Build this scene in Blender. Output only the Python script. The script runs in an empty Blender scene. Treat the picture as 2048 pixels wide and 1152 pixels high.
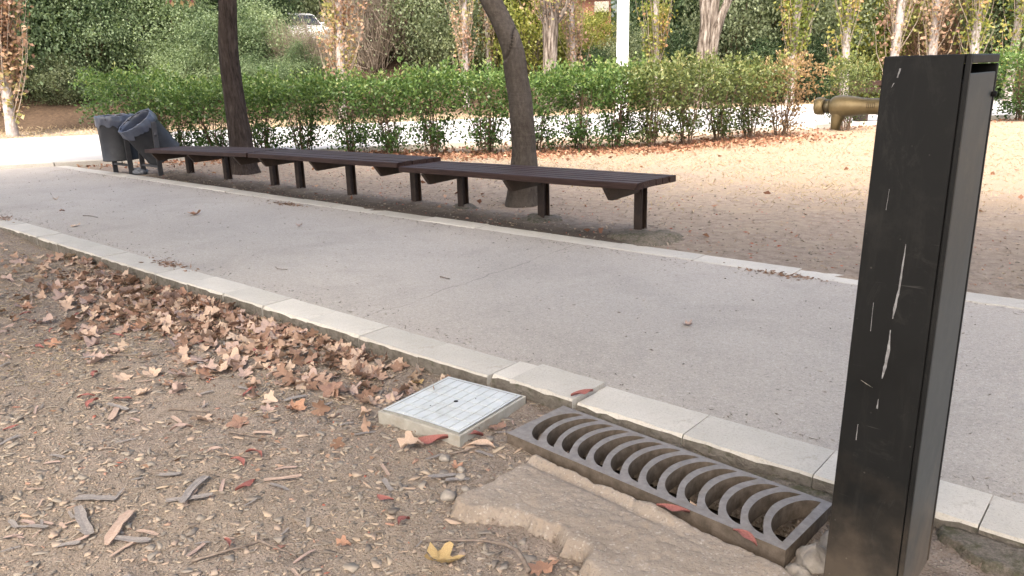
import bpy, math, random
import numpy as np
from mathutils import Matrix, Vector, noise

random.seed(7)
RNG = np.random.default_rng(7)
PI = math.pi
S = bpy.context.scene
COL = S.collection

# ------------------------------------------------------------------ camera
cd = bpy.data.cameras.new('camera')
cam = bpy.data.objects.new('camera', cd)
COL.objects.link(cam)
right = Vector((0.759058, 0.650446, -0.027422))
down = Vector((0.155673, -0.222244, -0.962483))
fwd = Vector((-0.632137, 0.726311, -0.269953))
up = -down
m = Matrix(((right.x, up.x, -fwd.x, 0.0), (right.y, up.y, -fwd.y, 0.0),
            (right.z, up.z, -fwd.z, 1.25), (0, 0, 0, 1)))
cam.matrix_world = m
cd.sensor_width = 36.0
cd.lens = 1539.0 / 2048.0 * 36.0
cd.clip_start = 0.05
cd.clip_end = 2000.0
S.camera = cam

# ------------------------------------------------------------------ sky, sun, exposure
SUN_EL, SUN_AZ = math.radians(56), math.radians(206)   # azimuth measured from +Y towards -X
sdir = Vector((-math.sin(SUN_AZ) * math.cos(SUN_EL), math.cos(SUN_AZ) * math.cos(SUN_EL), math.sin(SUN_EL)))
W = bpy.data.worlds.new('World')
S.world = W
W.use_nodes = True
nt = W.node_tree
bg = nt.nodes['Background']
sky = nt.nodes.new('ShaderNodeTexSky')
sky.sky_type = 'NISHITA'
sky.sun_disc = False
sky.sun_elevation = SUN_EL
sky.sun_rotation = -SUN_AZ
sky.air_density = 1.0
sky.dust_density = 8.0
sky.ozone_density = 1.0
nt.links.new(sky.outputs[0], bg.inputs[0])
bg.inputs[1].default_value = 0.15
sl = bpy.data.lights.new('sun', 'SUN')
sl.energy = 1.25
sl.angle = math.radians(12)
sl.color = (1.0, 0.965, 0.91)
sun = bpy.data.objects.new('sun', sl)
COL.objects.link(sun)
sun.rotation_euler = (-sdir).to_track_quat('-Z', 'Y').to_euler()
sun.location = (0, 0, 30)
S.view_settings.view_transform = 'Standard'
S.view_settings.look = 'None'
S.view_settings.gamma = 1.0
S.view_settings.use_curve_mapping = False
S.view_settings.exposure = 2.06
S.view_settings.use_white_balance = True
S.view_settings.white_balance_temperature = 6750
S.view_settings.white_balance_tint = 10
S.cycles.max_bounces = 7
S.cycles.diffuse_bounces = 4
S.cycles.glossy_bounces = 2
S.cycles.transmission_bounces = 5

# ------------------------------------------------------------------ helpers: noise, meshes
def vn(x, y, f, seed=0):
    """smooth value noise in [-1,1], vectorised"""
    x = np.asarray(x, float) * f + seed * 17.13
    y = np.asarray(y, float) * f + seed * 9.71
    xi = np.floor(x); yi = np.floor(y)
    u = x - xi; v = y - yi
    u = u * u * (3 - 2 * u); v = v * v * (3 - 2 * v)
    def h(a, b):
        s = np.sin(a * 127.1 + b * 311.7 + seed * 74.7) * 43758.5453
        return s - np.floor(s)
    r = (h(xi, yi) * (1 - u) + h(xi + 1, yi) * u) * (1 - v) + (h(xi, yi + 1) * (1 - u) + h(xi + 1, yi + 1) * u) * v
    return r * 2 - 1

def sstep(a, b, x):
    t = np.clip((np.asarray(x, float) - a) / (b - a), 0, 1)
    return t * t * (3 - 2 * t)

ORG = {}
def link(o, parent=None):
    COL.objects.link(o)
    if parent is not None:
        o.parent = parent
    return o

def mesh(name, V, F, mat, attr=None, smooth=False, mi=None):
    me = bpy.data.meshes.new(name)
    V = np.asarray(V, np.float32)
    if isinstance(F, np.ndarray):
        nf, k = F.shape
        me.vertices.add(len(V)); me.vertices.foreach_set('co', V.ravel())
        me.loops.add(nf * k); me.loops.foreach_set('vertex_index', F.astype(np.int32).ravel())
        me.polygons.add(nf); me.polygons.foreach_set('loop_start', np.arange(0, nf * k, k, dtype=np.int32))
        try:
            me.polygons.foreach_set('loop_total', np.full(nf, k, np.int32))
        except Exception:
            pass
    else:
        me.from_pydata([tuple(map(float, v)) for v in V], [], F)
        nf = len(F)
    for mm in (mat if isinstance(mat, (list, tuple)) else [mat]):
        me.materials.append(mm)
    if mi is not None:
        me.polygons.foreach_set('material_index', np.asarray(mi, np.int32))
    if smooth:
        me.polygons.foreach_set('use_smooth', np.ones(nf, bool))
    if attr is not None:
        a = me.attributes.new('rnd', 'FLOAT', 'FACE')
        a.data.foreach_set('value', np.asarray(attr, np.float32))
    me.update(calc_edges=True)
    me.validate()
    return me

def obj(name, me, parent=None, loc=None, rot=None):
    o = bpy.data.objects.new(name, me)
    link(o, parent)
    if loc is not None: o.location = loc
    if rot is not None: o.rotation_euler = rot
    return o

def mk(name, V, F, mat, parent=None, attr=None, smooth=False, mi=None):
    """mesh object from coordinates given in the frame of the root's origin (ORG)"""
    V = np.asarray(V, float)
    if parent is not None:
        V = V - np.asarray(ORG.get(parent.name, (0, 0, 0)))
    o = obj(name, mesh(name, V, F, mat, attr, smooth, mi), parent)
    if parent is not None and parent.parent is not None:
        pass
    ORG[o.name] = ORG.get(parent.name, (0, 0, 0)) if parent is not None else (0, 0, 0)
    return o

def tag(o, label, cat, group=None):
    o['label'] = label
    o['category'] = cat
    if group: o['group'] = group
    return o

def kind(o, k):
    o['kind'] = k
    return o

def thing(name, loc, label, cat, group=None):
    o = bpy.data.objects.new(name, None)
    o.empty_display_size = 0.1
    link(o)
    o.location = loc
    ORG[o.name] = tuple(loc)
    return tag(o, label, cat, group)

def copy_tree(src, parent=None):
    c = src.copy()
    COL.objects.link(c)
    c.parent = parent
    for ch in src.children:
        copy_tree(ch, c)
    return c

class MB:
    def __init__(s):
        s.V = []; s.F = []; s.A = []
    def add(s, V, F, a=0.0):
        o = len(s.V)
        s.V += [tuple(v) for v in V]
        s.F += [tuple(i + o for i in f) for f in F]
        s.A += [a] * len(F)
    def cbox(s, x0, x1, y0, y1, z0, z1, c=0.004, M=None, a=0.0):
        """box with chamfered edges"""
        V = []; 
        c = min(c, (x1 - x0) * .45, (y1 - y0) * .45, (z1 - z0) * .45)
        xs, ys, zs = (x0, x1), (y0, y1), (z0, z1)
        idx = {}
        for i in (0, 1):
            for j in (0, 1):
                for k in (0, 1):
                    sx, sy, sz = (1 - 2 * i) * c, (1 - 2 * j) * c, (1 - 2 * k) * c
                    for ax in range(3):
                        p = [xs[i] + sx, ys[j] + sy, zs[k] + sz]
                        p[ax] = (xs[i], ys[j], zs[k])[ax]
                        idx[(i, j, k, ax)] = len(V); V.append(p)
        F = []
        for ax in range(3):
            a1, a2 = [b for b in range(3) if b != ax]
            for sgn in (0, 1):
                q = []
                for (u, v) in ((0, 0), (1, 0), (1, 1), (0, 1)):
                    t = [0, 0, 0]; t[ax] = sgn; t[a1] = u; t[a2] = v
                    q.append(idx[(t[0], t[1], t[2], ax)])
                F.append(q)
        for ax in range(3):                       # edges along ax
            a1, a2 = [b for b in range(3) if b != ax]
            for u in (0, 1):
                for v in (0, 1):
                    t0 = [0, 0, 0]; t1 = [0, 0, 0]
                    t0[ax] = 0; t1[ax] = 1
                    for t in (t0, t1): t[a1] = u; t[a2] = v
                    F.append([idx[(*t0, a1)], idx[(*t1, a1)], idx[(*t1, a2)], idx[(*t0, a2)]])
        for i in (0, 1):
            for j in (0, 1):
                for k in (0, 1):
                    F.append([idx[(i, j, k, 0)], idx[(i, j, k, 1)], idx[(i, j, k, 2)]])
        # orient outward
        ctr = np.array([(x0 + x1) / 2, (y0 + y1) / 2, (z0 + z1) / 2])
        VA = np.array(V)
        G = []
        for f in F:
            p = VA[list(f)]
            n = np.cross(p[1] - p[0], p[2] - p[0])
            G.append(f if n.dot(p.mean(0) - ctr) > 0 else f[::-1])
        if M is not None:
            V = [tuple(M @ Vector(v)) for v in V]
        s.add(V, G, a)
    def tube(s, pts, rad, n=8, cap=True, a=0.0, disp=None):
        pts = [Vector(p) for p in pts]
        if not hasattr(rad, '__len__'): rad = [rad] * len(pts)
        V = []; F = []
        ref = None
        for i, p in enumerate(pts):
            d = (pts[min(i + 1, len(pts) - 1)] - pts[max(i - 1, 0)]).normalized()
            if ref is None:
                ref = Vector((1, 0, 0)) if abs(d.x) < .9 else Vector((0, 1, 0))
            u = (ref - d * ref.dot(d)).normalized(); ref = u
            w = d.cross(u)
            for k in range(n):
                t = 2 * PI * k / n
                r = rad[i] * (disp(i, k) if disp else 1)
                V.append(p + u * math.cos(t) * r + w * math.sin(t) * r)
        for i in range(len(pts) - 1):
            for k in range(n):
                k2 = (k + 1) % n
                F.append((i * n + k, i * n + k2, (i + 1) * n + k2, (i + 1) * n + k))
        if cap:
            F.append(tuple(range(n - 1, -1, -1)))
            b = (len(pts) - 1) * n
            F.append(tuple(range(b, b + n)))
        s.add(V, F, a)
    def prism(s, poly, z0, z1, a=0.0):
        n = len(poly)
        V = [(x, y, z0) for x, y in poly] + [(x, y, z1) for x, y in poly]
        F = [tuple(range(n - 1, -1, -1)), tuple(range(n, 2 * n))]
        F += [(i, (i + 1) % n, n + (i + 1) % n, n + i) for i in range(n)]
        s.add(V, F, a)
    def lathe(s, prof, n=24, M=None, a=0.0, wob=None):
        V = []; F = []
        for i, (r, z) in enumerate(prof):
            for k in range(n):
                t = 2 * PI * k / n
                rr = r * (wob(i, k) if wob else 1)
                V.append((rr * math.cos(t), rr * math.sin(t), z))
        for i in range(len(prof) - 1):
            for k in range(n):
                k2 = (k + 1) % n
                F.append((i * n + k, i * n + k2, (i + 1) * n + k2, (i + 1) * n + k))
        if M is not None: V = [tuple(M @ Vector(v)) for v in V]
        s.add(V, F, a)
    def build(s, name, mat, parent=None, smooth=False, attr=False, mi=None):
        return mk(name, s.V, s.F, mat, parent, s.A if attr else None, smooth, mi)
    def me(s, name, mat, smooth=False, attr=False):
        return mesh(name, s.V, s.F, mat, s.A if attr else None, smooth)

# ------------------------------------------------------------------ helpers: materials
class NB:
    def __init__(s, name):
        s.m = bpy.data.materials.new(name)
        s.m.use_nodes = True
        s.t = s.m.node_tree
        s.b = s.t.nodes['Principled BSDF']
        s.out = s.t.nodes['Material Output']
        s.tc = s.t.nodes.new('ShaderNodeTexCoord')
    def n(s, typ, **kw):
        q = s.t.nodes.new(typ)
        for k, v in kw.items(): setattr(q, k, v)
        return q
    def l(s, a, b): s.t.links.new(a, b)
    def obj(s, scale=(1, 1, 1), rot=(0, 0, 0)):
        mp = s.n('ShaderNodeMapping'); mp.inputs['Scale'].default_value = scale
        mp.inputs['Rotation'].default_value = rot
        s.l(s.tc.outputs['Object'], mp.inputs[0]); return mp.outputs[0]
    def noise(s, scale, detail=6, rough=.6, vec=None, dist=0.0):
        q = s.n('ShaderNodeTexNoise'); q.inputs['Scale'].default_value = scale
        q.inputs['Detail'].default_value = detail; q.inputs['Roughness'].default_value = rough
        q.inputs['Distortion'].default_value = dist
        s.l(vec if vec is not None else s.tc.outputs['Object'], q.inputs['Vector'])
        return q.outputs['Fac']
    def voro(s, scale, vec=None, feature='F1', out='Distance', rand=1.0):
        q = s.n('ShaderNodeTexVoronoi', feature=feature); q.inputs['Scale'].default_value = scale
        q.inputs['Randomness'].default_value = rand
        s.l(vec if vec is not None else s.tc.outputs['Object'], q.inputs['Vector'])
        return q.outputs[out]
    def ramp(s, fac, stops, interp='LINEAR'):
        q = s.n('ShaderNodeValToRGB'); q.color_ramp.interpolation = interp
        e = q.color_ramp.elements
        while len(e) < len(stops): e.new(0.5)
        for el, (p, c) in zip(e, stops):
            el.position = p
            el.color = (c, c, c, 1) if not hasattr(c, '__len__') else (*c, 1)
        s.l(fac, q.inputs[0]); return q.outputs[0]
    def mix(s, fac, a, b, blend='MIX'):
        q = s.n('ShaderNodeMix', data_type='RGBA', blend_type=blend)
        for sock, v in ((q.inputs[0], fac), (q.inputs[6], a), (q.inputs[7], b)):
            if hasattr(v, 'is_output') or isinstance(v, bpy.types.NodeSocket): s.l(v, sock)
            elif hasattr(v, '__len__'): sock.default_value = (*v, 1)
            else: sock.default_value = v if sock.type == 'VALUE' else (v, v, v, 1)
        return q.outputs[2]
    def math(s, op, a, b=0.0, c=None):
        q = s.n('ShaderNodeMath', operation=op)
        for i, v in enumerate((a, b) if c is None else (a, b, c)):
            if isinstance(v, bpy.types.NodeSocket): s.l(v, q.inputs[i])
            else: q.inputs[i].default_value = v
        return q.outputs[0]
    def attr(s, name='rnd'):
        q = s.n('ShaderNodeAttribute'); q.attribute_name = name
        return q.outputs['Fac']
    def bump(s, h, strength=.5, dist=.01, normal=None):
        q = s.n('ShaderNodeBump'); q.inputs['Strength'].default_value = strength
        q.inputs['Distance'].default_value = dist
        s.l(h, q.inputs['Height'])
        if normal is not None: s.l(normal, q.inputs['Normal'])
        return q.outputs[0]
    def done(s, color=None, rough=.8, normal=None, metal=0.0, spec=.3):
        if color is not None:
            if isinstance(color, bpy.types.NodeSocket): s.l(color, s.b.inputs['Base Color'])
            else: s.b.inputs['Base Color'].default_value = (*color, 1)
        if isinstance(rough, bpy.types.NodeSocket): s.l(rough, s.b.inputs['Roughness'])
        else: s.b.inputs['Roughness'].default_value = rough
        if normal is not None: s.l(normal, s.b.inputs['Normal'])
        s.b.inputs['Metallic'].default_value = metal
        s.b.inputs['Specular IOR Level'].default_value = spec
        return s.m

def leaf_mat(name, stops, trans=.4, rough=.55):
    b = NB(name)
    c = b.ramp(b.attr(), stops)
    v = b.noise(1.3, 3)
    c = b.mix(b.ramp(v, [(.3, 0.0), (.7, .35)]), c, b.mix(1.0, c, (1.3, 1.25, 1.0), 'MULTIPLY'))
    b.l(c, b.b.inputs['Base Color'])
    b.b.inputs['Roughness'].default_value = rough
    b.b.inputs['Specular IOR Level'].default_value = .35
    tr = b.n('ShaderNodeBsdfTranslucent'); b.l(b.mix(1.0, c, (1.25, 1.25, .85), 'MULTIPLY'), tr.inputs[0])
    mx = b.n('ShaderNodeMixShader'); mx.inputs[0].default_value = trans
    b.l(b.b.outputs[0], mx.inputs[1]); b.l(tr.outputs[0], mx.inputs[2])
    b.l(mx.outputs[0], b.out.inputs[0])
    return b.m

# --- path: worn tan-grey aggregate
b = NB('path_aggregate')
n1 = b.noise(.55, 4); n2 = b.noise(260, 3, .7); n3 = b.noise(38, 5, .65)
c = b.ramp(n1, [(.3, (.350, .318, .278)), (.7, (.438, .400, .352))])
c = b.mix(b.ramp(n3, [(.35, 0.0), (.75, .5)]), c, (.285, .262, .235))
c = b.mix(b.ramp(b.noise(1.7, 6, .7, dist=.6), [(.48, 0.0), (.70, .55)]), c, (.275, .25, .22))
c = b.mix(b.ramp(b.noise(5.5, 6, .75), [(.58, 0.0), (.75, .35)]), c, (.465, .435, .395))
g2 = b.noise(95, 4, .75); g3 = b.noise(48, 5, .8)
c = b.mix(b.ramp(g2, [(.30, .7), (.46, 0.0)]), c, (.195, .175, .155))
c = b.mix(b.ramp(g2, [(.55, 0.0), (.70, .65)]), c, (.55, .515, .47))
c = b.mix(b.ramp(g3, [(.28, .5), (.42, 0.0)]), c, (.215, .195, .172))
c = b.mix(b.ramp(n2, [(.28, .8), (.46, 0.0)]), c, (.14, .125, .115))
c = b.mix(b.ramp(n2, [(.56, 0.0), (.7, .5)]), c, (.42, .39, .36))
vz = b.voro(85, out='Color')
sep = b.n('ShaderNodeSeparateColor'); b.l(vz, sep.inputs[0])
vd = b.voro(85)
stone = b.math('MULTIPLY', b.ramp(sep.outputs[0], [(.93, 0.0), (.96, 1.0)]), b.ramp(vd, [(.18, 1.0), (.34, 0.0)]))
c = b.mix(b.math('MULTIPLY', stone, .55), c, (.52, .49, .44))
dark = b.math('MULTIPLY', b.ramp(sep.outputs[1], [(.93, 0.0), (.96, 1.0)]), b.ramp(vd, [(.2, 1.0), (.32, 0.0)]))
c = b.mix(b.math('MULTIPLY', dark, .6), c, (.08, .07, .065))
# hairline crack running across the path at x = -3.27
sx = b.n('ShaderNodeSeparateXYZ'); b.l(b.tc.outputs['Object'], sx.inputs[0])
wob = b.math('MULTIPLY', b.math('SUBTRACT', b.noise(3.0, 2, vec=b.obj((0, 1, 0))), .5), .16)
wob2 = b.math('MULTIPLY', b.math('SUBTRACT', b.noise(30, 4, vec=b.obj((0, 1, 0))), .5), .035)
dx = b.math('ABSOLUTE', b.math('ADD', b.math('ADD', b.math('ADD', sx.outputs[0], 3.27), b.math('MULTIPLY', b.math('SUBTRACT', sx.outputs[1], 3.6), .055)), b.math('ADD', wob, wob2)))
crk = b.ramp(dx, [(.0015, 1.0), (.0055, 0.0)])
crk = b.math('MULTIPLY', crk, b.ramp(b.noise(5, 4), [(.38, .1), (.62, 1.0)]))
c = b.mix(b.math('MULTIPLY', crk, .65), c, (.09, .075, .062))
hgt = b.math('SUBTRACT', b.math('ADD', b.math('MULTIPLY', g2, 1.0), b.math('MULTIPLY', n3, .6)), crk)
PATH = b.done(c, .9, b.bump(hgt, .5, .006), spec=.2)

# --- kerb stone
b = NB('kerb_stone')
oi = b.n('ShaderNodeObjectInfo')
n1 = b.noise(4, 5); n2 = b.noise(300, 3, .7); n3 = b.noise(28, 5)
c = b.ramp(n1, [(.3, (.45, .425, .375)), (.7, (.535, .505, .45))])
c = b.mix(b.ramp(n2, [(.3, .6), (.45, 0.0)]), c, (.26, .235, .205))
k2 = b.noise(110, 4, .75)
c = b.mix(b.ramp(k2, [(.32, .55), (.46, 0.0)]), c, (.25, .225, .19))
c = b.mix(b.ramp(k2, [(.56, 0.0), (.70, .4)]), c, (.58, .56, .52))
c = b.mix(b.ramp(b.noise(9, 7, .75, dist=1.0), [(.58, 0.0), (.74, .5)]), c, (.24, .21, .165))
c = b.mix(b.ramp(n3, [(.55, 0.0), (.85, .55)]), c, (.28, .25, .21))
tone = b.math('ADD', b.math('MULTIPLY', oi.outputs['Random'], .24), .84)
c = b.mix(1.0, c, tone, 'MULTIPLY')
KERB = b.done(c, .85, b.bump(b.math('ADD', n2, n3), .35, .004), spec=.2)

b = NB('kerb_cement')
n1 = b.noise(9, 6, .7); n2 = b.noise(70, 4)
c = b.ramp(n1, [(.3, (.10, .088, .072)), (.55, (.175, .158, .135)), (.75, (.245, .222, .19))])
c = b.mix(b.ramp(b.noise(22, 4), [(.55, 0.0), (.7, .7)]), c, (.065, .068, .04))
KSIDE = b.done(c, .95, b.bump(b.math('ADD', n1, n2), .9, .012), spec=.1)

# --- near dirt
b = NB('bare_dirt')
n1 = b.noise(1.4, 4); n2 = b.noise(16, 6, .7); n3 = b.noise(120, 4, .7)
c = b.ramp(n2, [(.28, (.150, .118, .095)), (.5, (.240, .197, .164)), (.75, (.320, .272, .232))])
c = b.mix(b.ramp(n1, [(.4, 0.0), (.65, .6)]), c, (.265, .218, .168))
c = b.mix(b.ramp(n3, [(.32, .85), (.50, 0.0)]), c, (.085, .062, .045))
pv = b.voro(95); pc = b.voro(95, out='Color')
sp = b.n('ShaderNodeSeparateColor'); b.l(pc, sp.inputs[0])
peb = b.math('MULTIPLY', b.ramp(sp.outputs[0], [(.55, 0.0), (.62, 1.0)]), b.ramp(pv, [(.3, 1.0), (.45, 0.0)]))
c = b.mix(b.math('MULTIPLY', peb, .6), c, b.ramp(sp.outputs[1], [(0, (.30, .25, .2)), (.5, (.42, .37, .3)), (1, (.24, .22, .2))]))
hh = b.math('ADD', b.math('ADD', n2, b.math('MULTIPLY', n3, .5)), b.math('MULTIPLY', peb, .7))
DIRT = b.done(c, .95, b.bump(hh, .9, .014), spec=.1)

# --- wide ground: dirt behind the bench, straw meadow, brown bank
b = NB('park_ground')
sx = b.n('ShaderNodeSeparateXYZ'); b.l(b.tc.outputs['Object'], sx.inputs[0])
n0 = b.noise(.5, 4); n2 = b.noise(12, 6, .7); n3 = b.noise(90, 4, .7); n4 = b.noise(2.2, 5)
dirt = b.ramp(n2, [(.28, (.17, .132, .103)), (.5, (.262, .212, .170)), (.75, (.345, .292, .242))])
dirt = b.mix(b.ramp(n3, [(.3, .6), (.48, 0.0)]), dirt, (.11, .085, .062))
dirt = b.mix(b.ramp(n4, [(.45, 0.0), (.7, .5)]), dirt, (.30, .25, .185))
straw = b.ramp(n3, [(.3, (.20, .152, .108)), (.5, (.30, .238, .176)), (.7, (.385, .318, .245))])
straw = b.mix(b.ramp(n4, [(.4, 0.0), (.62, .6)]), straw, (.28, .215, .155))
bank = b.ramp(n2, [(.3, (.040, .028, .019)), (.7, (.105, .072, .05))])
t = b.math('ADD', b.math('MULTIPLY', sx.outputs[0], -.82), b.math('MULTIPLY', sx.outputs[1], .57))
yy = b.math('ADD', sx.outputs[1], b.math('MULTIPLY', b.math('SUBTRACT', n4, .5), 5.0))
yy = b.math('SUBTRACT', yy, b.math('MULTIPLY', b.math('ADD', sx.outputs[0], 4.5), -.10))
yy = b.math('ADD', yy, b.math('MULTIPLY', b.math('SUBTRACT', b.noise(14, 4), .5), 1.6))
mask = b.ramp(b.math('MULTIPLY', yy, .05), [(.355, 0.0), (.45, 1.0)])
c = b.mix(mask, dirt, straw)
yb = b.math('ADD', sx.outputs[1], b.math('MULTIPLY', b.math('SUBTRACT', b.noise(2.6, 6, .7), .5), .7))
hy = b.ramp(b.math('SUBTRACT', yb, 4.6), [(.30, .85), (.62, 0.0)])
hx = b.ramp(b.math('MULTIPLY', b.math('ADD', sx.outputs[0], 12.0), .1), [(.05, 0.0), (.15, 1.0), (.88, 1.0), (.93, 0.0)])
c = b.mix(b.math('MULTIPLY', hy, hx), c, b.ramp(n3, [(.3, (.05, .038, .030)), (.7, (.135, .108, .088))]))  # dark soil along the benches, with their shadow band put into its colour
tt = b.math('ADD', t, b.math('MULTIPLY', b.math('SUBTRACT', n0, .5), 2.0))
c = b.mix(b.ramp(b.math('MULTIPLY', tt, .02), [(.463, 0.0), (.485, 1.0)]), c, bank)
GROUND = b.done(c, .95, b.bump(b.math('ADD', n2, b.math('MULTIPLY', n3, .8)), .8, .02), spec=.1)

b = NB('pale_road_concrete')
n1 = b.noise(.8, 5); n2 = b.noise(60, 4, .7)
c = b.ramp(n1, [(.3, (.32, .318, .318)), (.7, (.39, .388, .388))])
c = b.mix(b.ramp(n2, [(.3, .4), (.5, 0.0)]), c, (.36, .35, .34))
ROAD = b.done(c, .85, b.bump(n2, .3, .01), spec=.2)

def simple(name, c0, c1, scale=8, rough=.7, metal=0.0, bump=.3, bd=.004, spec=.3, vec=None, dirt=None):
    b = NB(name)
    v = b.obj(vec) if vec else None
    n1 = b.noise(scale, 6, .65, vec=v)
    c = b.ramp(n1, [(.32, c0), (.68, c1)])
    if dirt is not None:
        c = b.mix(b.ramp(b.noise(scale * .35, 6, .7), [(.5, 0.0), (.72, .8)]), c, dirt)
    return b.done(c, rough, b.bump(n1, bump, bd), metal, spec)

WOODB = simple('dark_bench_paint', (.022, .011, .009), (.052, .030, .025), 6, .55, 0, .6, .004, .22, vec=(1.2, 14, 14))
STEELB = simple('brown_bench_steel', (.018, .011, .008), (.045, .028, .020), 14, .55, 0, .3, .002, .4)
def post_mat(name, k=1.0, dust=.5):
    b = NB(name)
    n1 = b.noise(5, 6, .7); n2 = b.noise(30, 5, .7, vec=b.obj((1, 1, .12)))
    c = b.ramp(n1, [(.3, (.0045 * k, .0050 * k, .0049 * k)), (.7, (.0085 * k, .0091 * k, .0088 * k))])
    c = b.mix(b.ramp(n2, [(.52, 0.0), (.8, .3)]), c, (.036, .034, .030))
    c = b.mix(b.ramp(b.noise(2.6, 7, .75), [(.55, 0.0), (.8, .5)]), c, (.040, .038, .033))
    sx = b.n('ShaderNodeSeparateXYZ'); b.l(b.tc.outputs['Object'], sx.inputs[0])
    z = b.math('ADD', sx.outputs[2], b.math('MULTIPLY', b.math('SUBTRACT', b.noise(9, 5), .5), .5))
    c = b.mix(b.ramp(z, [(.0, dust * .8), (.16, dust * .2), (.30, 0.0)]), c, (.16, .125, .092))          # mud splashed up from the dirt
    v = b.voro(55); vc = b.voro(55, out='Color'); s2 = b.n('ShaderNodeSeparateColor'); b.l(vc, s2.inputs[0])
    spk = b.math('MULTIPLY', b.ramp(s2.outputs[0], [(.9, 0.0), (.97, 1.0)]), b.ramp(v, [(.03, 1.0), (.16, 0.0)]))
    c = b.mix(b.math('MULTIPLY', spk, .25), c, (.25, .23, .19))
    c = b.mix(b.ramp(b.noise(7, 8, .8, vec=b.obj((1, 1, .6)), dist=1.5), [(.56, 0.0), (.74, .45)]), c, (.048, .046, .041))
    c = b.mix(b.ramp(b.noise(70, 3, .6, vec=b.obj((.06, .06, 1))), [(.70, 0.0), (.76, .3)]), c, (.12, .115, .105))
    r = b.ramp(n1, [(.3, .45), (.7, .65)])
    return b.done(c, r, b.bump(n1, .15, .002), 0, .22)
POSTF = post_mat('black_post_paint', 1.0, .5)
POST_SKYLIT = post_mat('skylit_worn_post_paint', 8.5, .8)  # side panel paint lightened to stand for skylight from the right
BLACK = simple('dark_void', (.004, .004, .004), (.007, .007, .007), 5, .9, 0, .1)
WHITEM = simple('white_streak', (.12, .12, .12), (.32, .32, .32), 60, .8)
BRASS = simple('dull_brass', (.22, .16, .075), (.32, .245, .125), 30, .45, .5, .2, .001, .5, dirt=(.15, .115, .065))
BRASSD = simple('tarnished_brass', (.12, .10, .06), (.20, .17, .11), 50, .5, .8)
INK = simple('etched_mark', (.06, .04, .02), (.09, .06, .03), 50, .7)
IRON = simple('cast_iron', (.150, .138, .130), (.235, .218, .205), 40, .6, .1, .4, .002, .25, dirt=(.16, .135, .105))
IRONS = simple('rusty_dirty_iron_wall', (.075, .060, .046), (.15, .122, .096), 30, .9, 0, .6, .003, .1)
LIDM = simple('white_plastic_lid', (0.422, 0.453, 0.458), (0.510, 0.537, 0.541), 14, .5, 0, .15, .001, .3, dirt=(0.334, 0.339, 0.317))
LIDF = simple('yellowed_plastic_frame', (0.255, 0.242, 0.204), (0.357, 0.344, 0.304), 18, .6, 0, .2, .002, .3, dirt=(0.212, 0.170, 0.122))
GROUT = simple('dirty_groove', (.20, .20, .18), (.30, .295, .265), 40, .9)
b = NB('worn_concrete')
n1 = b.noise(3.5, 5); n2 = b.noise(105, 4, .75); n3 = b.noise(24, 6, .7)
c = b.ramp(n1, [(.3, (.235, .195, .158)), (.7, (.315, .268, .222))])
ag = b.voro(170, out='Color'); sg = b.n('ShaderNodeSeparateColor'); b.l(ag, sg.inputs[0])
c = b.mix(b.ramp(sg.outputs[0], [(.8, 0.0), (.86, .5)]), c, b.ramp(sg.outputs[1], [(0, (.14, .12, .10)), (.5, (.30, .27, .24)), (1, (.46, .43, .39))]))
c = b.mix(b.ramp(n2, [(.3, .7), (.47, 0.0)]), c, (.15, .125, .105))
c = b.mix(b.ramp(n3, [(.55, 0.0), (.75, .6)]), c, (.30, .23, .165))
CONC = b.done(c, .95, b.bump(b.math('ADD', n2, n3), .7, .006), spec=.1)
b = NB('mossy_mortar')
n1 = b.noise(6, 5); n2 = b.noise(90, 5, .75); n3 = b.noise(18, 6, .7)
c = b.ramp(n2, [(.3, (.10, .085, .068)), (.7, (.25, .22, .185))])
c = b.mix(b.ramp(n3, [(.48, 0.0), (.62, .75)]), c, (.075, .08, .042))
MORTAR = b.done(c, .95, b.bump(b.math('ADD', n2, n3), 1.0, .012), spec=.1)
ROCK = simple('grey_rock', (.17, .15, .13), (.34, .31, .27), 14, .95, 0, .9, .01, .1)
BINM = simple('grey_bin_steel', (.020, .021, .025), (.034, .036, .041), 5, .5, .3, .15, .002, .4, dirt=(.06, .058, .056))
BINF = simple('grey_bin_frame', (.045, .045, .05), (.075, .075, .08), 9, .55, .2, .2, .002, .4)
BAG = simple('grey_plastic_bag', (.040, .048, .075), (.075, .088, .120), 4, .28, 0, .25, .01, .6)
RAGM = simple('pale_litter_bag', (.11, .12, .14), (.19, .20, .22), 22, .5, 0, .8, .02)
LAMPM = simple('white_lamp_paint', (.74, .74, .75), (.82, .82, .83), 5, .45, 0, .1)
BARK1 = NB('dark_furrowed_bark')
b = BARK1
v = b.obj((1, 1, .18)); n1 = b.noise(26, 6, .7, vec=v); n2 = b.noise(90, 4, .7, vec=v); n0 = b.noise(2, 4)
c = b.ramp(n1, [(.32, (.018, .014, .0125)), (.55, (.048, .038, .034)), (.78, (.098, .082, .072))])
c = b.mix(b.ramp(n0, [(.55, 0.0), (.75, .4)]), c, (.13, .105, .088))
BARK1 = b.done(c, .95, b.bump(b.math('ADD', n1, b.math('MULTIPLY', n2, .5)), 1.0, .02), spec=.1)
b = NB('grey_smooth_bark')
v = b.obj((1, 1, .45)); n1 = b.noise(34, 6, .7, vec=v); n2 = b.noise(130, 4, .7); n0 = b.noise(2.2, 5)
vr = b.obj((.5, .5, 4)); n4 = b.noise(10, 4, .6, vec=vr)
c = b.ramp(n1, [(.3, (0.045, 0.036, 0.030)), (.55, (0.078, 0.066, 0.055)), (.8, (0.119, 0.102, 0.088))])
c = b.mix(b.ramp(n0, [(.45, 0.0), (.7, .5)]), c, (0.108, 0.095, 0.085))
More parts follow.
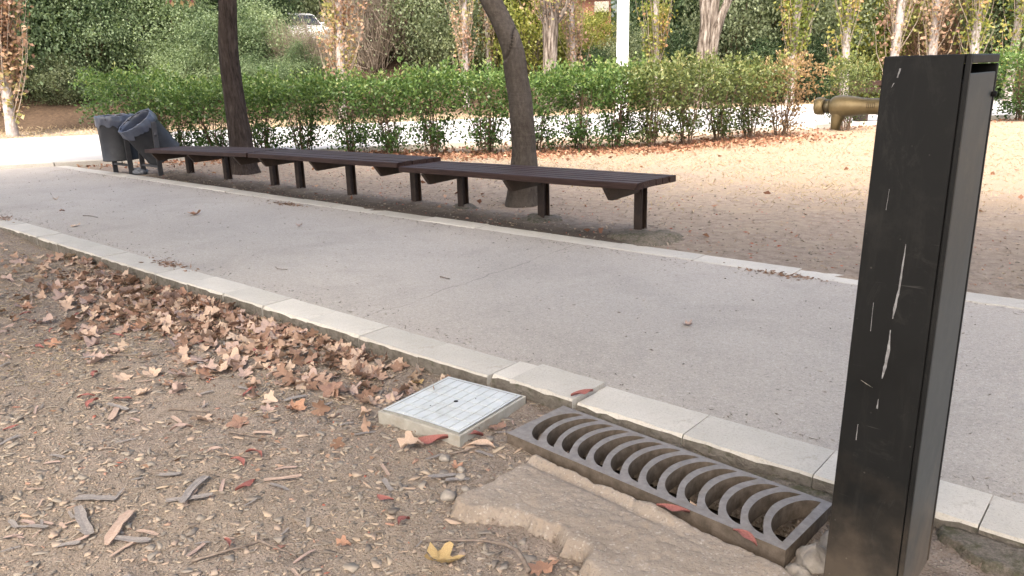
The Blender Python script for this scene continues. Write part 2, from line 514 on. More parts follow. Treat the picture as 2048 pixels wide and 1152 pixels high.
c = b.mix(b.ramp(n2, [(.66, 0.0), (.75, .6)]), c, (0.202, 0.187, 0.166))
BARK2 = b.done(c, .92, b.bump(b.math('ADD', b.math('ADD', n1, n4), b.math('MULTIPLY', n2, .4)), .8, .012), spec=.1)
b = NB('pale_poplar_bark')
v = b.obj((1, 1, .5)); n1 = b.noise(18, 6, .7, vec=v); n2 = b.noise(5, 5, .7)
c = b.ramp(n1, [(.3, (.20, .165, .15)), (.6, (.36, .33, .315)), (.8, (.47, .45, .44))])
c = b.mix(b.ramp(n2, [(.55, 0.0), (.68, .75)]), c, (.16, .125, .105))
BARKP = b.done(c, .9, b.bump(n1, .6, .01), spec=.1)
b = NB('deep_furrowed_bark')
v = b.obj((1, 1, .12)); n1 = b.noise(16, 5, .7, vec=v)
c = b.ramp(n1, [(.38, (.045, .035, .028)), (.5, (.14, .118, .10)), (.65, (.30, .27, .24))])
BARKD = b.done(c, .95, b.bump(n1, 1.0, .05), spec=.1)
STEM = simple('brown_stem_bark', (.075, .048, .034), (.17, .12, .09), 40, .9, 0, .4, .002, .1)
TWIGG = simple('grey_twig', (.16, .13, .10), (.30, .255, .21), 30, .9, 0, .4, .002, .1)
TWIGB = simple('reddish_brown_twig', (.14, .085, .055), (.26, .175, .12), 30, .9, 0, .4, .002, .1)

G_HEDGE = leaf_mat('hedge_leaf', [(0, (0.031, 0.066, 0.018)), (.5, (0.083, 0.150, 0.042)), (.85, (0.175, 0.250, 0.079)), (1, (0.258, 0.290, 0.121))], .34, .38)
G_HEDGE2 = leaf_mat('olive_hedge_leaf', [(0, (.045, .064, .020)), (.5, (.110, .145, .050)), (.85, (.20, .225, .09)), (1, (.28, .25, .12))], .36, .4)
G_DRYH = leaf_mat('dry_hedge_leaf', [(0, (.14, .09, .05)), (.5, (.28, .19, .105)), (1, (.38, .28, .17))], .4)
G_A = leaf_mat('green_wood_leaf', [(0, (0.048, 0.080, 0.040)), (.5, (0.110, 0.165, 0.090)), (1, (0.202, 0.270, 0.162))], .42, .5)
G_B = leaf_mat('light_green_leaf', [(0, (0.075, 0.115, 0.056)), (.5, (0.154, 0.215, 0.118)), (1, (0.246, 0.315, 0.196))], .45, .5)
G_OL = leaf_mat('olive_leaf', [(0, (0.079, 0.106, 0.058)), (.5, (0.152, 0.190, 0.110)), (1, (0.237, 0.281, 0.179))], .4, .5)
G_DK = leaf_mat('dark_evergreen_leaf', [(0, (0.018, 0.041, 0.018)), (.5, (0.043, 0.076, 0.036)), (1, (0.084, 0.128, 0.063))], .3)
G_YE = leaf_mat('yellow_green_leaf', [(0, (0.110, 0.143, 0.033)), (.5, (0.209, 0.237, 0.061)), (1, (0.341, 0.341, 0.110))], .45, .5)
G_AUT = leaf_mat('autumn_poplar_leaf', [(0, (0.187, 0.109, 0.078)), (.35, (0.312, 0.203, 0.152)), (.6, (0.374, 0.265, 0.195)), (.8, (0.218, 0.218, 0.086)), (1, (0.312, 0.304, 0.117))], .42)
G_PGR = leaf_mat('green_poplar_leaf', [(0, (.10, .14, .04)), (.5, (.20, .23, .06)), (.8, (.32, .28, .08)), (1, (.38, .22, .13))], .45)
G_LIT = leaf_mat('leaf_litter', [(0, (.13, .075, .052)), (.4, (.25, .16, .12)), (.7, (.36, .25, .195)), (1, (.46, .36, .29))], .15, .8)
G_TOP = leaf_mat('canopy_leaf', [(0, (.045, .075, .02)), (.5, (.08, .12, .03)), (1, (.15, .17, .05))], .45)
CHIP = leaf_mat('bark_chip', [(0, (.12, .10, .088)), (.3, (.22, .195, .172)), (.5, (.29, .25, .21)), (.7, (.33, .25, .20)), (.86, (.35, .29, .225)), (.93, (.30, .095, .07)), (1, (.34, .12, .08))], .02, .85)
STRAW = leaf_mat('dry_straw', [(0, (0.230, 0.176, 0.105)), (.5, (0.332, 0.265, 0.172)), (1, (0.425, 0.349, 0.239))], .2, .8)

def tint(name, c0, c1, trans=.15, rough=.7):
    b = NB(name)
    n1 = b.noise(22, 5, .65); n2 = b.noise(120, 3)
    c = b.ramp(n1, [(.3, c0), (.7, c1)])
    b.l(c, b.b.inputs['Base Color']); b.b.inputs['Roughness'].default_value = rough
    b.l(b.bump(b.math('ADD', n1, n2), .5, .003), b.b.inputs['Normal'])
    tr = b.n('ShaderNodeBsdfTranslucent'); b.l(c, tr.inputs[0])
    mx = b.n('ShaderNodeMixShader'); mx.inputs[0].default_value = trans
    b.l(b.b.outputs[0], mx.inputs[1]); b.l(tr.outputs[0], mx.inputs[2]); b.l(mx.outputs[0], b.out.inputs[0])
    return b.m
L_TAN = tint('tan_dry_leaf', (.42, .29, .21), (.60, .46, .355))
L_BRN = tint('rust_dry_leaf', (.21, .12, .085), (.35, .215, .155))
L_PNK = tint('pinkish_dry_leaf', (.34, .235, .195), (.49, .37, .315))
L_YEL = tint('yellow_dry_leaf', (.36, .24, .10), (.52, .39, .19))
L_ORG = tint('orange_dry_leaf', (.34, .17, .10), (.48, .29, .195))
L_RED = tint('red_narrow_leaf', (.24, .075, .062), (.36, .145, .12))
L_GRY = tint('grey_bark_flake', (.15, .135, .125), (.27, .245, .23), .0, .9)
L_BRK = tint('pale_bark_flake', (.30, .21, .16), (.42, .32, .26), .0, .9)
TWIG = simple('fallen_twig', (.11, .085, .068), (.24, .20, .17), 60, .9, 0, .5, .002, .1)

# ------------------------------------------------------------------ terrain heights
GR_C, GR_YAW = (-1.164, 2.030), -0.0625          # grate centre and yaw
GR_L, GR_W, GR_Z = 1.060, 0.315, -0.016
def grate_local(x, y):
    dx, dy = x - GR_C[0], y - GR_C[1]
    c, s = math.cos(GR_YAW), math.sin(GR_YAW)
    return dx * c + dy * s, -dx * s + dy * c
def hd(x, y):
    """near dirt height"""
    x = np.asarray(x, float); y = np.asarray(y, float)
    z = -.085 + .018 * vn(x, y, 1.3, 1) + .007 * vn(x, y, 5, 2) + .004 * vn(x, y, 17, 3) + .0025 * vn(x, y, 45, 4)
    z += .03 * np.exp(-(((x + 2.05) / .42) ** 2 + ((y - 1.85) / .40) ** 2))     # heap round the inspection cover
    z += .03 * sstep(-.9, -.35, x)
    z += (.016 + .012 * vn(x, y, 2.2, 14)) * np.exp(-((2.25 - y) / .13) ** 2)      # soil banked against the kerb
    z += .025 * sstep(-5.5, -9, x)
    u, v = grate_local(x, y)
    pit = (1 - sstep(GR_L / 2 - .055, GR_L / 2 - .035, np.abs(u))) * (1 - sstep(GR_W / 2 - .05, GR_W / 2 - .03, np.abs(v)))
    depth = .10 + .40 * sstep(-.42, -.05, u)
    return z - pit * depth
def terr(x, y):
    x = np.asarray(x, float); y = np.asarray(y, float)
    t = -.82 * x + .57 * y
    z = -.012 + .012 * vn(x, y, 1.1, 5) + .006 * vn(x, y, 4, 6) + .003 * vn(x, y, 15, 7)
    z += .035 * np.exp(-((y - 5.2) / .28) ** 2) * sstep(-11.5, -10.5, x) * (1 - sstep(-3.0, -2.6, x)) * (.7 + .5 * vn(x, y, 3, 8))
    z = np.where(t > 13.6, -.04 + 0 * z, z)
    z = np.where(t > 21.4, .03 + .04 * vn(x, y, .8, 9), z)
    z = z + 2.15 * sstep(23.6, 31.5, t) + .22 * vn(x, y, .35, 10) * sstep(24, 28, t)
    under = (y < 4.70) & (t < 13.7)
    return np.where(under, -.45, z)

def axis(lo, hi, a, bb, fine, grow=1.35):
    """grid line positions: fine between a and bb, growing outwards"""
    xs = list(np.arange(a, bb + 1e-9, fine))
    st = fine; p = a
    while p > lo:
        st *= grow; p -= st; xs.insert(0, max(p, lo))
    st = fine; p = xs[-1]
    while p < hi:
        st *= grow; p += st; xs.append(min(p, hi))
    return np.array(xs)
def grid(xs, ys, fz):
    X, Y = np.meshgrid(xs, ys)
    Z = fz(X, Y)
    V = np.stack([X.ravel(), Y.ravel(), Z.ravel()], 1)
    nx, ny = len(xs), len(ys)
    i = np.arange(nx * ny).reshape(ny, nx)
    F = np.stack([i[:-1, :-1].ravel(), i[:-1, 1:].ravel(), i[1:, 1:].ravel(), i[1:, :-1].ravel()], 1)
    return V, F

# ------------------------------------------------------------------ setting
V, F = grid(axis(-700, 700, -27, 3, .12, 1.25), axis(4.68, 900, 4.70, 24, .10, 1.25), terr)
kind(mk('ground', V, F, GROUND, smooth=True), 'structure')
xs = axis(-700, 700, -4.2, .35, .0125, 1.16)
V, F = grid(xs, axis(-600, 2.3, .55, 2.3, .0125, 1.2), hd)
SHADED_MUD = simple('shaded_drain_mud', (.018, .014, .011), (.045, .035, .027), 30, .8, 0, .8, .01)  # mud for deep pit faces, with the drain's shade put into its colour
kind(mk('dirt_verge', V, F, [DIRT, SHADED_MUD], smooth=True, mi=(V[F][:, :, 2].mean(1) < -.125).astype(int)), 'structure')
# the ground left of the road on this side and behind the path ends
V, F = grid(axis(-700, -14.0, -30, -14.0, .8, 1.4), np.array([2.3, 3.0, 3.8, 4.68]), lambda x, y: -.06 + 0 * x)
kind(mk('road_verge', V, F, GROUND, smooth=True), 'structure')
V, F = grid(axis(-15.6, 120, -14, 4, .35, 1.4), np.linspace(2.40, 4.62, 10), lambda x, y: -.005 + .0035 * vn(x, y, .9, 21))
kind(mk('path', V, F, PATH, smooth=True), 'structure')

# road: slab with a low kerb
def st(s, t, z):   # along, across -> world
    return (s * .57 - t * .82, s * .82 + t * .57, z)
def quadstrip(name, t0, t1, z0, z1, mat, s0=-60, s1=160, step=4.0, ch=.0):
    ss = np.arange(s0, s1, step); V = []; F = []
    for s in ss:
        V += [st(s, t0, z0), st(s, t0, z1), st(s, t1, z1), st(s, t1, z0)]
    for i in range(len(ss) - 1):
        a = i * 4
        for k in range(3): F.append((a + k, a + k + 1, a + k + 5, a + k + 4))
    return mk(name, V, F, mat)
kind(quadstrip('road', 14.02, 21.2, -.2, .045, ROAD), 'structure')
rk = kind(quadstrip('road_kerb', 13.885, 14.02, -.3, -.02, KSIDE), 'structure')
mb = MB(); mb.cbox(0, .985, -.075, .075, -.10, .027, .008)
km = mb.me('road_kerb_stone', KERB)
ang = math.atan2(.82, .57)
for i in range(46):
    s = -9.0 + i * 1.0
    obj('kerb_stone', km, rk, st(s, 13.945, .036), (0, 0, ang))

# near kerb
near_kerb = kind(mk('near_kerb', *(lambda m_: (m_.V, m_.F))((lambda q: (q.cbox(-60, 40, 2.262, 2.44, -.30, -.03, .01), q)[1])(MB())), KSIDE), 'structure')
def stone(parent, x0, x1, y0, y1, z=0.0, yaw=0.0, tilt=0.0, seed=0):
    """one kerb slab: light top, cement-dirty side towards the verge, chipped edges"""
    r = random.Random(seed)
    n = max(3, int((x1 - x0) / .045)); V = []; F = []; mi = []
    L = x1 - x0; Wd = y1 - y0
    for i in range(n + 1):
        x = -L / 2 + L * i / n
        e0 = -Wd / 2 + r.uniform(-.0035, .0035); e1 = Wd / 2 + r.uniform(-.002, .002)
        chip = r.choice([0, 0, 0, 0, .004, .009])
        V += [(x, e0 - .003, -.13), (x, e0 + chip * .3, -.008 - chip), (x, e0 + .006 + chip, 0), (x, e1 - .004, 0), (x, e1, -.006), (x, e1, -.13)]
    for i in range(n):
        a = i * 6
        for k in range(5):
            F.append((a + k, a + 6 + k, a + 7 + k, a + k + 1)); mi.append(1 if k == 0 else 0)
    F.append((0, 1, 2, 3, 4, 5)); mi.append(0)
    F.append(tuple(n * 6 + k for k in (5, 4, 3, 2, 1, 0))); mi.append(0)
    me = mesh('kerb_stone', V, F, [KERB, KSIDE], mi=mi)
    return obj('kerb_stone', me, parent, ((x0 + x1) / 2, (y0 + y1) / 2, z), (tilt, 0, yaw))
g = .004
joints = [-.271 + .4585 * k for k in range(10, -1, -1)]
xl = [3.86 - .4585 * k for k in range(13)]               # ... down to -1.642
x = 3.86
edges = []
while x > -1.5:
    edges.append((x - .4585 + g, x)); x -= .4585
for k, (a, c_) in enumerate(edges): stone(near_kerb, a, c_, 2.25, 2.462, random.uniform(-.002, .002), seed=k)
stone(near_kerb, -1.985, -1.652, 2.245, 2.467, .012, -.03, .015, seed=90)     # lifted slab by the cover
stone(near_kerb, -2.10, -1.992, 2.263, 2.462, .002, .02, 0, seed=91)          # broken piece
x = -2.108; k = 100
while x > -16:
    L = .436
    stone(near_kerb, x - L + g, x, 2.24, 2.445, random.uniform(-.003, .003), random.uniform(-.004, .004), seed=k); x -= L; k += 1

far_kerb = kind(mk('far_kerb', *(lambda q: (q.V, q.F))((lambda q: (q.cbox(-14.3, 40, 4.62, 4.75, -.30, -.03, .01), q)[1])(MB())), KSIDE), 'structure')
x = 2.98; k = 200
while x > -14.0:
    stone(far_kerb, x - .67 + g, x, 4.585, 4.775, random.uniform(-.004, .004), random.uniform(-.004, .004), seed=k); x -= .67; k += 1

# ------------------------------------------------------------------ foliage helpers
def leaves(P, D, L, Wd, fold=.12, rng=RNG):
    n = len(P)
    D = D / np.linalg.norm(D, axis=1, keepdims=True)
    r = rng.normal(size=(n, 3)); s = np.cross(D, r); s /= np.linalg.norm(s, axis=1, keepdims=True) + 1e-9
    u = np.cross(s, D)
    L = np.broadcast_to(np.asarray(L, float), (n,))[:, None]; Wd = np.broadcast_to(np.asarray(Wd, float), (n,))[:, None]
    mid = P + D * L * .45 + u * L * fold
    V = np.stack([P, mid + s * Wd * .5, P + D * L, mid - s * Wd * .5], 1).reshape(-1, 3)
    F = np.arange(n * 4).reshape(n, 4)
    return V, F
def unit(n, rng=RNG):
    v = rng.normal(size=(n, 3)); return v / np.linalg.norm(v, axis=1, keepdims=True)
def clumps(rng, n_cl, per, rx, ry, rz, zc, sig, hollow=.45, flat=.0):
    """leaf positions in clumps spread through an uneven ellipsoid"""
    d = unit(n_cl, rng); rad = hollow + (1 - hollow) * rng.random(n_cl) ** .6
    lump = 1 + .22 * np.sin(d[:, 0] * 5 + rng.random() * 6) * np.cos(d[:, 1] * 4 + rng.random() * 6)
    C = d * (rad * lump)[:, None] * np.array([rx, ry, rz]); C[:, 2] += zc
    sg = sig * (.6 + .8 * rng.random(n_cl))
    idx = np.repeat(np.arange(n_cl), per)
    P = C[idx] + rng.normal(size=(len(idx), 3)) * sg[idx][:, None] * np.array([1, 1, .75])
    tone = np.clip(.5 + .28 * rng.normal(size=n_cl)[idx] + .16 * rng.normal(size=len(idx)), 0, 1)
    return C, P, tone
def twigs(mb, rng, origin, C, r0, r1, n=4, sag=.1, steps=4):
    o = np.array(origin, float)
    for c_ in C:
        pts = []; rr = []
        for k in range(steps + 1):
            f = k / steps
            p = o + (c_ - o) * f
            p[2] += math.sin(f * PI) * sag * np.linalg.norm(c_ - o) * .5
            if 0 < k < steps: p += rng.normal(size=3) * .03 * np.linalg.norm(c_ - o)
            pts.append(p); rr.append(r0 + (r1 - r0) * f)
        mb.tube(pts, rr, n, False)
def trunk_mesh(path, radii, n=28, rings=60, furrow=.05, freq=9.0, seed=0, extra=None):
    """smooth trunk through the control points with bark relief"""
    path = [Vector(p) for p in path]; m_ = len(path) - 1
    V = []; F = []
    for i in range(rings + 1):
        f = i / rings * m_; k = min(int(f), m_ - 1); u = f - k
        p0, p1, p2, p3 = path[max(k - 1, 0)], path[k], path[k + 1], path[min(k + 2, m_)]
        p = .5 * ((2 * p1) + (p2 - p0) * u + (2 * p0 - 5 * p1 + 4 * p2 - p3) * u * u + (3 * p1 - p0 - 3 * p2 + p3) * u ** 3)
        r = radii[k] + (radii[k + 1] - radii[k]) * u
        for j in range(n):
            t = 2 * PI * j / n
            nn = noise.noise((math.cos(t) * freq * .5 + seed, math.sin(t) * freq * .5, p.z * freq * .16))
            n2 = noise.noise((math.cos(t) * 1.3 + seed, math.sin(t) * 1.3, p.z * 1.2))
            rr = r * (1 + furrow * nn + .07 * n2)
            if extra: rr *= extra(t, p.z)
            V.append((p.x + rr * math.cos(t), p.y + rr * math.sin(t), p.z))
    for i in range(rings):
        for j in range(n):
            j2 = (j + 1) % n
            F.append((i * n + j, i * n + j2, (i + 1) * n + j2, (i + 1) * n + j))
    return V, F

# ------------------------------------------------------------------ the two shade trees and unseen trees added to shade the path
def crown_mesh(seed, rx, ry, rz, n_cl=130, per=58):
    rng = np.random.default_rng(seed)
    C, P, tone = clumps(rng, n_cl, per, rx, ry, rz, 0, .5, .25)
    P = P[P[:, 2] > -1.9]; tone = tone[:len(P)]
    V, F = leaves(P, unit(len(P), rng) + np.array([0, 0, -.3]), rng.uniform(.16, .26, len(P)), rng.uniform(.12, .18, len(P)), .1, rng)
    return mesh('crown', V, F, G_TOP, tone), C
added_crown_me, crown_C = crown_mesh(3, 3.6, 3.6, 1.7, 95, 50)
added_big_crown_me, _ = crown_mesh(4, 5.3, 5.0, 2.0, 140, 58)
def shade_tree(base, path, radii, bark, label, rings, furrow, freq, seed, top, extra=None, rotz=0, cm=None):
    t = thing('shade_tree', base, label, 'tree', 'trees shading the path')
    V, F = trunk_mesh(path, radii, 36, rings, furrow, freq, seed, extra)
    mk('trunk', V, F, bark, t, smooth=True)
    mb = MB(); rng = np.random.default_rng(seed)
    tip = np.array(path[-1], float); cc = np.array(top, float)
    limbs = [cc + np.array([math.cos(a) * 3.0, math.sin(a) * 3.0, rng.uniform(-.6, 1.0)]) for a in np.arange(7) * .9 + seed]
    twigs(mb, rng, tip - np.array([0, 0, .12]), limbs, radii[-1] * .62, .02, 7, .25, 6)
    mk('limbs', mb.V, mb.F, bark, t, smooth=True)
    cr = obj('crown', cm or added_crown_me, t, tuple(cc - np.array(base)), (0, 0, rotz))  # crown out of view, set off its trunk to shade the foreground
    return t
T1 = shade_tree((-9.97, 5.8, -.02),
    [(-9.97, 5.78, -.15), (-9.985, 5.79, .06), (-10.0, 5.80, .4), (-10.06, 5.82, 1.0), (-10.085, 5.84, 1.65), (-10.02, 5.87, 2.3), (-9.95, 5.92, 3.2), (-9.95, 5.95, 4.2)],
    [.31, .215, .152, .138, .128, .118, .112, .10], BARK1, 'straight dark furrowed tree trunk behind the far bench', 150, .12, 14, 1, (-8.9, .6, 6.4))
def scar(t, z):
    """old wound: the upper stem emerges from behind a diagonal bark fold"""
    tt = t if t > 3.0 else t + 2 * PI
    d = z - (1.38 + (tt - 4.3) * .105 + .03 * math.sin(tt * 2.3))
    s_ = math.exp(-((tt - 5.5) / 1.25) ** 4)
    return 1 - .40 * s_ * math.exp(-(d / .016) ** 2) + s_ * (.17 * math.exp(-((d + .05) / .04) ** 2) - .10 * math.exp(-((d - .06) / .06) ** 2))
T2 = shade_tree((-4.865, 5.8, -.01),
    [(-4.865, 5.79, -.15), (-4.862, 5.80, .05), (-4.845, 5.80, .5), (-4.86, 5.80, .78), (-4.885, 5.81, 1.0), (-4.925, 5.81, 1.22), (-4.97, 5.82, 1.45), (-5.085, 5.83, 1.68), (-5.25, 5.84, 1.92), (-5.55, 5.88, 2.35), (-5.75, 5.9, 2.9), (-5.75, 5.9, 3.9)],
    [.24, .175, .122, .116, .112, .108, .106, .108, .110, .108, .105, .09], BARK2, 'grey leaning tree trunk with a bark fold behind the nearest bench', 420, .05, 9, 2, (-4.4, .7, 6.2), scar, 1.9)
T3 = shade_tree((.35, 6.0, -.01),
    [(.35, 6.0, -.15), (.36, 6.0, .4), (.37, 6.0, 1.5), (.3, 6.02, 3.0), (.3, 6.02, 4.2)],
    [.22, .16, .13, .12, .10], BARK2, 'unseen tree added past the right edge of the picture to shade the path', 60, .06, 9, 5, (1.0, .9, 6.2), None, 3.7)
for i_, (x_, where) in enumerate(((-10.2, 'left'), (-4.3, 'behind the viewpoint'), (1.8, 'right'))):
    shade_tree((x_, -1.6, -.09), [(x_, -1.6, -.3), (x_ + .02, -1.6, .4), (x_ + .05, -1.58, 1.6), (x_, -1.5, 3.0), (x_ + .1, -1.4, 4.3)],
        [.26, .20, .17, .16, .13], BARK2, 'unseen plane tree added on the near verge to shade the path, ' + where, 50, .06, 9, 8 + i_, (x_ + .6, -.9, 6.9), None, 1.3 * i_, added_big_crown_me)
# yellowing sprig hanging into view beside the straight trunk
rng = np.random.default_rng(12)
sp = thing('hanging_sprig', (-10.2, 5.45, 2.3), 'red and yellow leaf sprig hanging at the top beside the straight trunk', 'leaf sprig')
mb = MB(); mb.tube([(-10.0, 5.85, 3.25), (-10.2, 5.55, 2.75), (-10.3, 5.42, 2.36), (-10.31, 5.41, 2.24)], [.008, .006, .004, .002], 5)
mb.build('stem', TWIGB, sp)
for k in range(20):
    P = np.array([[-10.31 + rng.normal() * .10, 5.41 + rng.normal() * .10, 2.31 + rng.uniform(-.06, .12)]])
    low = P[0, 2] < 2.30
    V, F = leaves(P, np.array([[rng.normal() * .3, rng.normal() * .3, -1.0]]), .075, .05, .1, rng)
    mk('leaf', V, F, L_YEL if low else L_RED, sp)

# ------------------------------------------------------------------ hedge shrubs
def shrub_parts(seed, h, w, mat, n=3400, shoots=16, dens_low=.23, brown=None, leafL=.060):
    rng = np.random.default_rng(seed)
    mb = MB(); tips = []
    for k in range(9):
        a = rng.uniform(0, 2 * PI); r0 = rng.uniform(.02, .12); r1 = rng.uniform(.12, w * .5)
        p0 = np.array([math.cos(a) * r0, math.sin(a) * r0, -.05]); p3 = np.array([math.cos(a) * r1, math.sin(a) * r1, h * rng.uniform(.7, .95)])
        pts = []
        for i in range(6):
            f = i / 5
            p = p0 + (p3 - p0) * np.array([f ** 1.4, f ** 1.4, f]); p[:2] += rng.normal(size=2) * .018 * (i > 0); pts.append(p)
        mb.tube(pts, [.013 - .009 * i / 5 for i in range(6)], 5, False)
        for q in range(11):
            f = rng.uniform(.2, .95); i = min(int(f * 5), 4); b0 = pts[i]
            d = unit(1, rng)[0]; d[2] = abs(d[2]) + .25
            e = b0 + d * rng.uniform(.12, .32); mb.tube([b0, (b0 + e) / 2 + rng.normal(size=3) * .01, e], [.004, .003, .0015], 3, False)
            tips.append(e)
    stem = mb.me('stems', STEM)
    n1 = int(n * (1 - dens_low - .12)); n2 = int(n * dens_low); n3 = n - n1 - n2
    # clipped top block
    q = rng.random((n1, 3)); x = (q[:, 0] - .5) * w * 1.2; y = (q[:, 1] - .5) * w; z = h * (.50 + .5 * q[:, 2] ** .75)
    x += .04 * np.sin(z * 17); y += .05 * np.sin(z * 13 + 1)
    z -= .035 * h * (np.abs(x / w * 2) ** 3)
    P1 = np.stack([x, y, z], 1)
    keep = vn(x * 1 + seed, z + y * .7, 5, seed) > -.25 - 1.3 * (z / h - .62)
    P1 = P1[keep]
    # lower clusters on the stems
    tc = np.array(tips)[rng.integers(0, len(tips), 40)]; tc[:, 2] = np.clip(tc[:, 2] * .62, .16 * h, .6 * h); tc[:, :2] *= 1.15
    ii = rng.integers(0, 40, n2); P2 = tc[ii] + rng.normal(size=(n2, 3)) * np.array([.085, .085, .085])
    # fresh shoots above the clip line
    sh = np.stack([rng.uniform(-.5, .5, shoots) * w, rng.uniform(-.5, .5, shoots) * w, np.full(shoots, h * .93)], 1)
    hh = rng.uniform(.06, .24, shoots) * h
    jj = rng.integers(0, shoots, n3); fz = rng.random(n3)
    P3 = sh[jj] + np.stack([rng.normal(size=n3) * .018, rng.normal(size=n3) * .018, fz * hh[jj]], 1)
    P = np.concatenate([P1, P2, P3])
    D = unit(len(P), rng); D[:, 2] += .35
    D[len(P1) + len(P2):, 2] += .7
    tone = np.clip(.42 + .22 * rng.normal(size=len(P)) + .75 * (P[:, 2] / h - .78), 0, 1)  # tone rises with height: sunlit top and shaded base put into leaf colour
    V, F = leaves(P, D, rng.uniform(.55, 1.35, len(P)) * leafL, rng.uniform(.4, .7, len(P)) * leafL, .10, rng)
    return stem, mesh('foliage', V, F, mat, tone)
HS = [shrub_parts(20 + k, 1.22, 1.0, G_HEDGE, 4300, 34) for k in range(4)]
HS2 = [shrub_parts(30 + k, 1.30, 1.0, G_HEDGE2, 3600, 26, .26) for k in range(2)]
HDRY = [shrub_parts(40, 1.30, 1.0, G_DRYH, 2600, 12, .25)]
HBIG = [shrub_parts(50, 1.45, 1.25, G_HEDGE, 6400, 44, .28)]
ORD = ['first', 'second', 'third', 'fourth', 'fifth', 'sixth', 'seventh', 'eighth', 'ninth', 'tenth', 'eleventh', 'twelfth', 'thirteenth']
hedge_pts = []
def shrub(x, y, parts, label, group, rz, sc=(1, 1, 1), name='hedge_shrub'):
    t = thing(name, (x, y, float(terr(x, y))), label, 'shrub', group)
    t.rotation_euler = (0, 0, rz); t.scale = sc
    obj('stems', parts[0], t); obj('foliage', parts[1], t)
    hedge_pts.append((x, y)); return t
long_row = [(-13.75, 6.0), (-13.15, 6.4), (-12.55, 6.85), (-11.9, 7.25), (-11.2, 7.65), (-10.5, 8.05), (-9.8, 8.4), (-9.1, 8.7), (-8.45, 9.2), (-7.85, 9.7), (-7.4, 10.3), (-7.1, 10.85)]
rr = random.Random(4)
for i, (x, y) in enumerate(long_row):
    p = HBIG[0] if i == 0 else HS[i % 4]
    lab = ('tall bushy green shrub at the left end of the long hedge, behind the litter bins' if i == 0 else
           'green shrub, %s of the long hedge counted from the bins' % ORD[i])
    shrub(x, y, p, lab, 'shrubs of the long clipped hedge', rr.uniform(0, 6.28), (1, 1, rr.uniform(.96, 1.07)))
for i, (x, y) in enumerate([(-6.62, 11.15), (-6.3, 11.8), (-6.05, 12.5), (-5.8, 13.2)]):
    shrub(x, y, HS2[i % 2], 'olive green shrub, %s of the short hedge right of the white lamp post' % ORD[i], 'shrubs of the short hedge right of the lamp', rr.uniform(0, 6.28), (1.0, 1.0, rr.uniform(.98, 1.06)))
shrub(-5.55, 13.9, HDRY[0], 'brown dried-out shrub at the right end of the short hedge', 'shrubs of the short hedge right of the lamp', 1.0)
shrub(-4.95, 15.6, HS2[1], 'small loose shrub beyond the brass spout', None, 2.2, (.8, .8, .96), 'loose_shrub')
shrub(-2.62, 19.4, HS[1], 'leafy green shrub at the right edge behind the black post', None, .4, (1.45, 1.45, 1.12), 'loose_shrub')
shrub(-3.5, 18.7, HS2[0], 'green shrub just right of the black post, left of the edge shrub', None, 1.4, (.7, .7, .6), 'loose_shrub')

# leaf litter under the hedge and at the road kerb
rng = np.random.default_rng(61)
P = []
hp = np.array(hedge_pts)
for x, y in hedge_pts[:17]:
    n = 430
    P.append(np.stack([x + rng.normal(size=n) * .42 + .12, y + rng.normal(size=n) * .38 - .05, np.zeros(n)], 1))
s_ = rng.uniform(-4, 22, 1500); t_ = 13.8 - np.abs(rng.normal(size=1500)) * .55
P.append(np.stack([s_ * .57 - t_ * .82, s_ * .82 + t_ * .57, 0 * s_], 1))
n = 130; P.append(np.stack([rng.uniform(-12, 1, n), rng.uniform(4.85, 12, n), np.zeros(n)], 1))
P = np.concatenate(P); P = P[(P[:, 1] > 4.82) & (-.82 * P[:, 0] + .57 * P[:, 1] < 13.82)]
P[:, 2] = terr(P[:, 0], P[:, 1]) + rng.uniform(.004, .035, len(P))
D = unit(len(P), rng); D[:, 2] *= .25
V, F = leaves(P, D, rng.uniform(.04, .085, len(P)), rng.uniform(.03, .06, len(P)), .15, rng)
G_LIT2 = leaf_mat('rusty_leaf_litter', [(0, (.13, .06, .04)), (.4, (.24, .115, .075)), (.7, (.33, .18, .12)), (1, (.42, .27, .19))], .15, .8)
kind(tag(mk('leaf_litter', V, F, G_LIT2, attr=rng.random(len(P))), 'rust-brown fallen leaves strewn under the hedges', 'fallen leaves'), 'stuff')
# dry straw of the meadow
n = 60000
X = rng.uniform(-9, 7, n); Y = 6.2 + 12 * rng.random(n) ** 1.2
k = (-.82 * X + .57 * Y < 13.5) & (rng.random(n) < sstep(6.5, 9.5, Y + 1.8 * vn(X, Y, .8, 31) - .1 * (X + 4.5)))
X, Y = X[k], Y[k]; n = len(X)
P = np.stack([X, Y, terr(X, Y)], 1); D = rng.normal(size=(n, 3)); D[:, 2] = np.abs(D[:, 2]) * .45 + .1
V, F = leaves(P, D, rng.uniform(.03, .085, n), rng.uniform(.004, .008, n), .05, rng)
kind(tag(mk('dry_grass', V, F, STRAW, attr=rng.random(n)), 'sun-bleached dry grass of the meadow behind the benches', 'dry grass'), 'stuff')
# chips and small debris on the dirt behind the bench
n = 9000
X = rng.uniform(-12, 3, n); Y = 4.80 + np.abs(rng.normal(size=n)) * 1.7; k = -.82 * X + .57 * Y < 13.4; X, Y = X[k], Y[k]; n = len(X)
P = np.stack([X, Y, terr(X, Y) + .004], 1); D = unit(n, rng); D[:, 2] *= .2
V, F = leaves(P, D, rng.uniform(.010, .045, n), rng.uniform(.005, .014, n), .1, rng)
kind(tag(mk('bark_debris', V, F, CHIP, attr=rng.random(n)), 'bark bits and leaf scraps on the dirt round the bench legs', 'debris'), 'stuff')
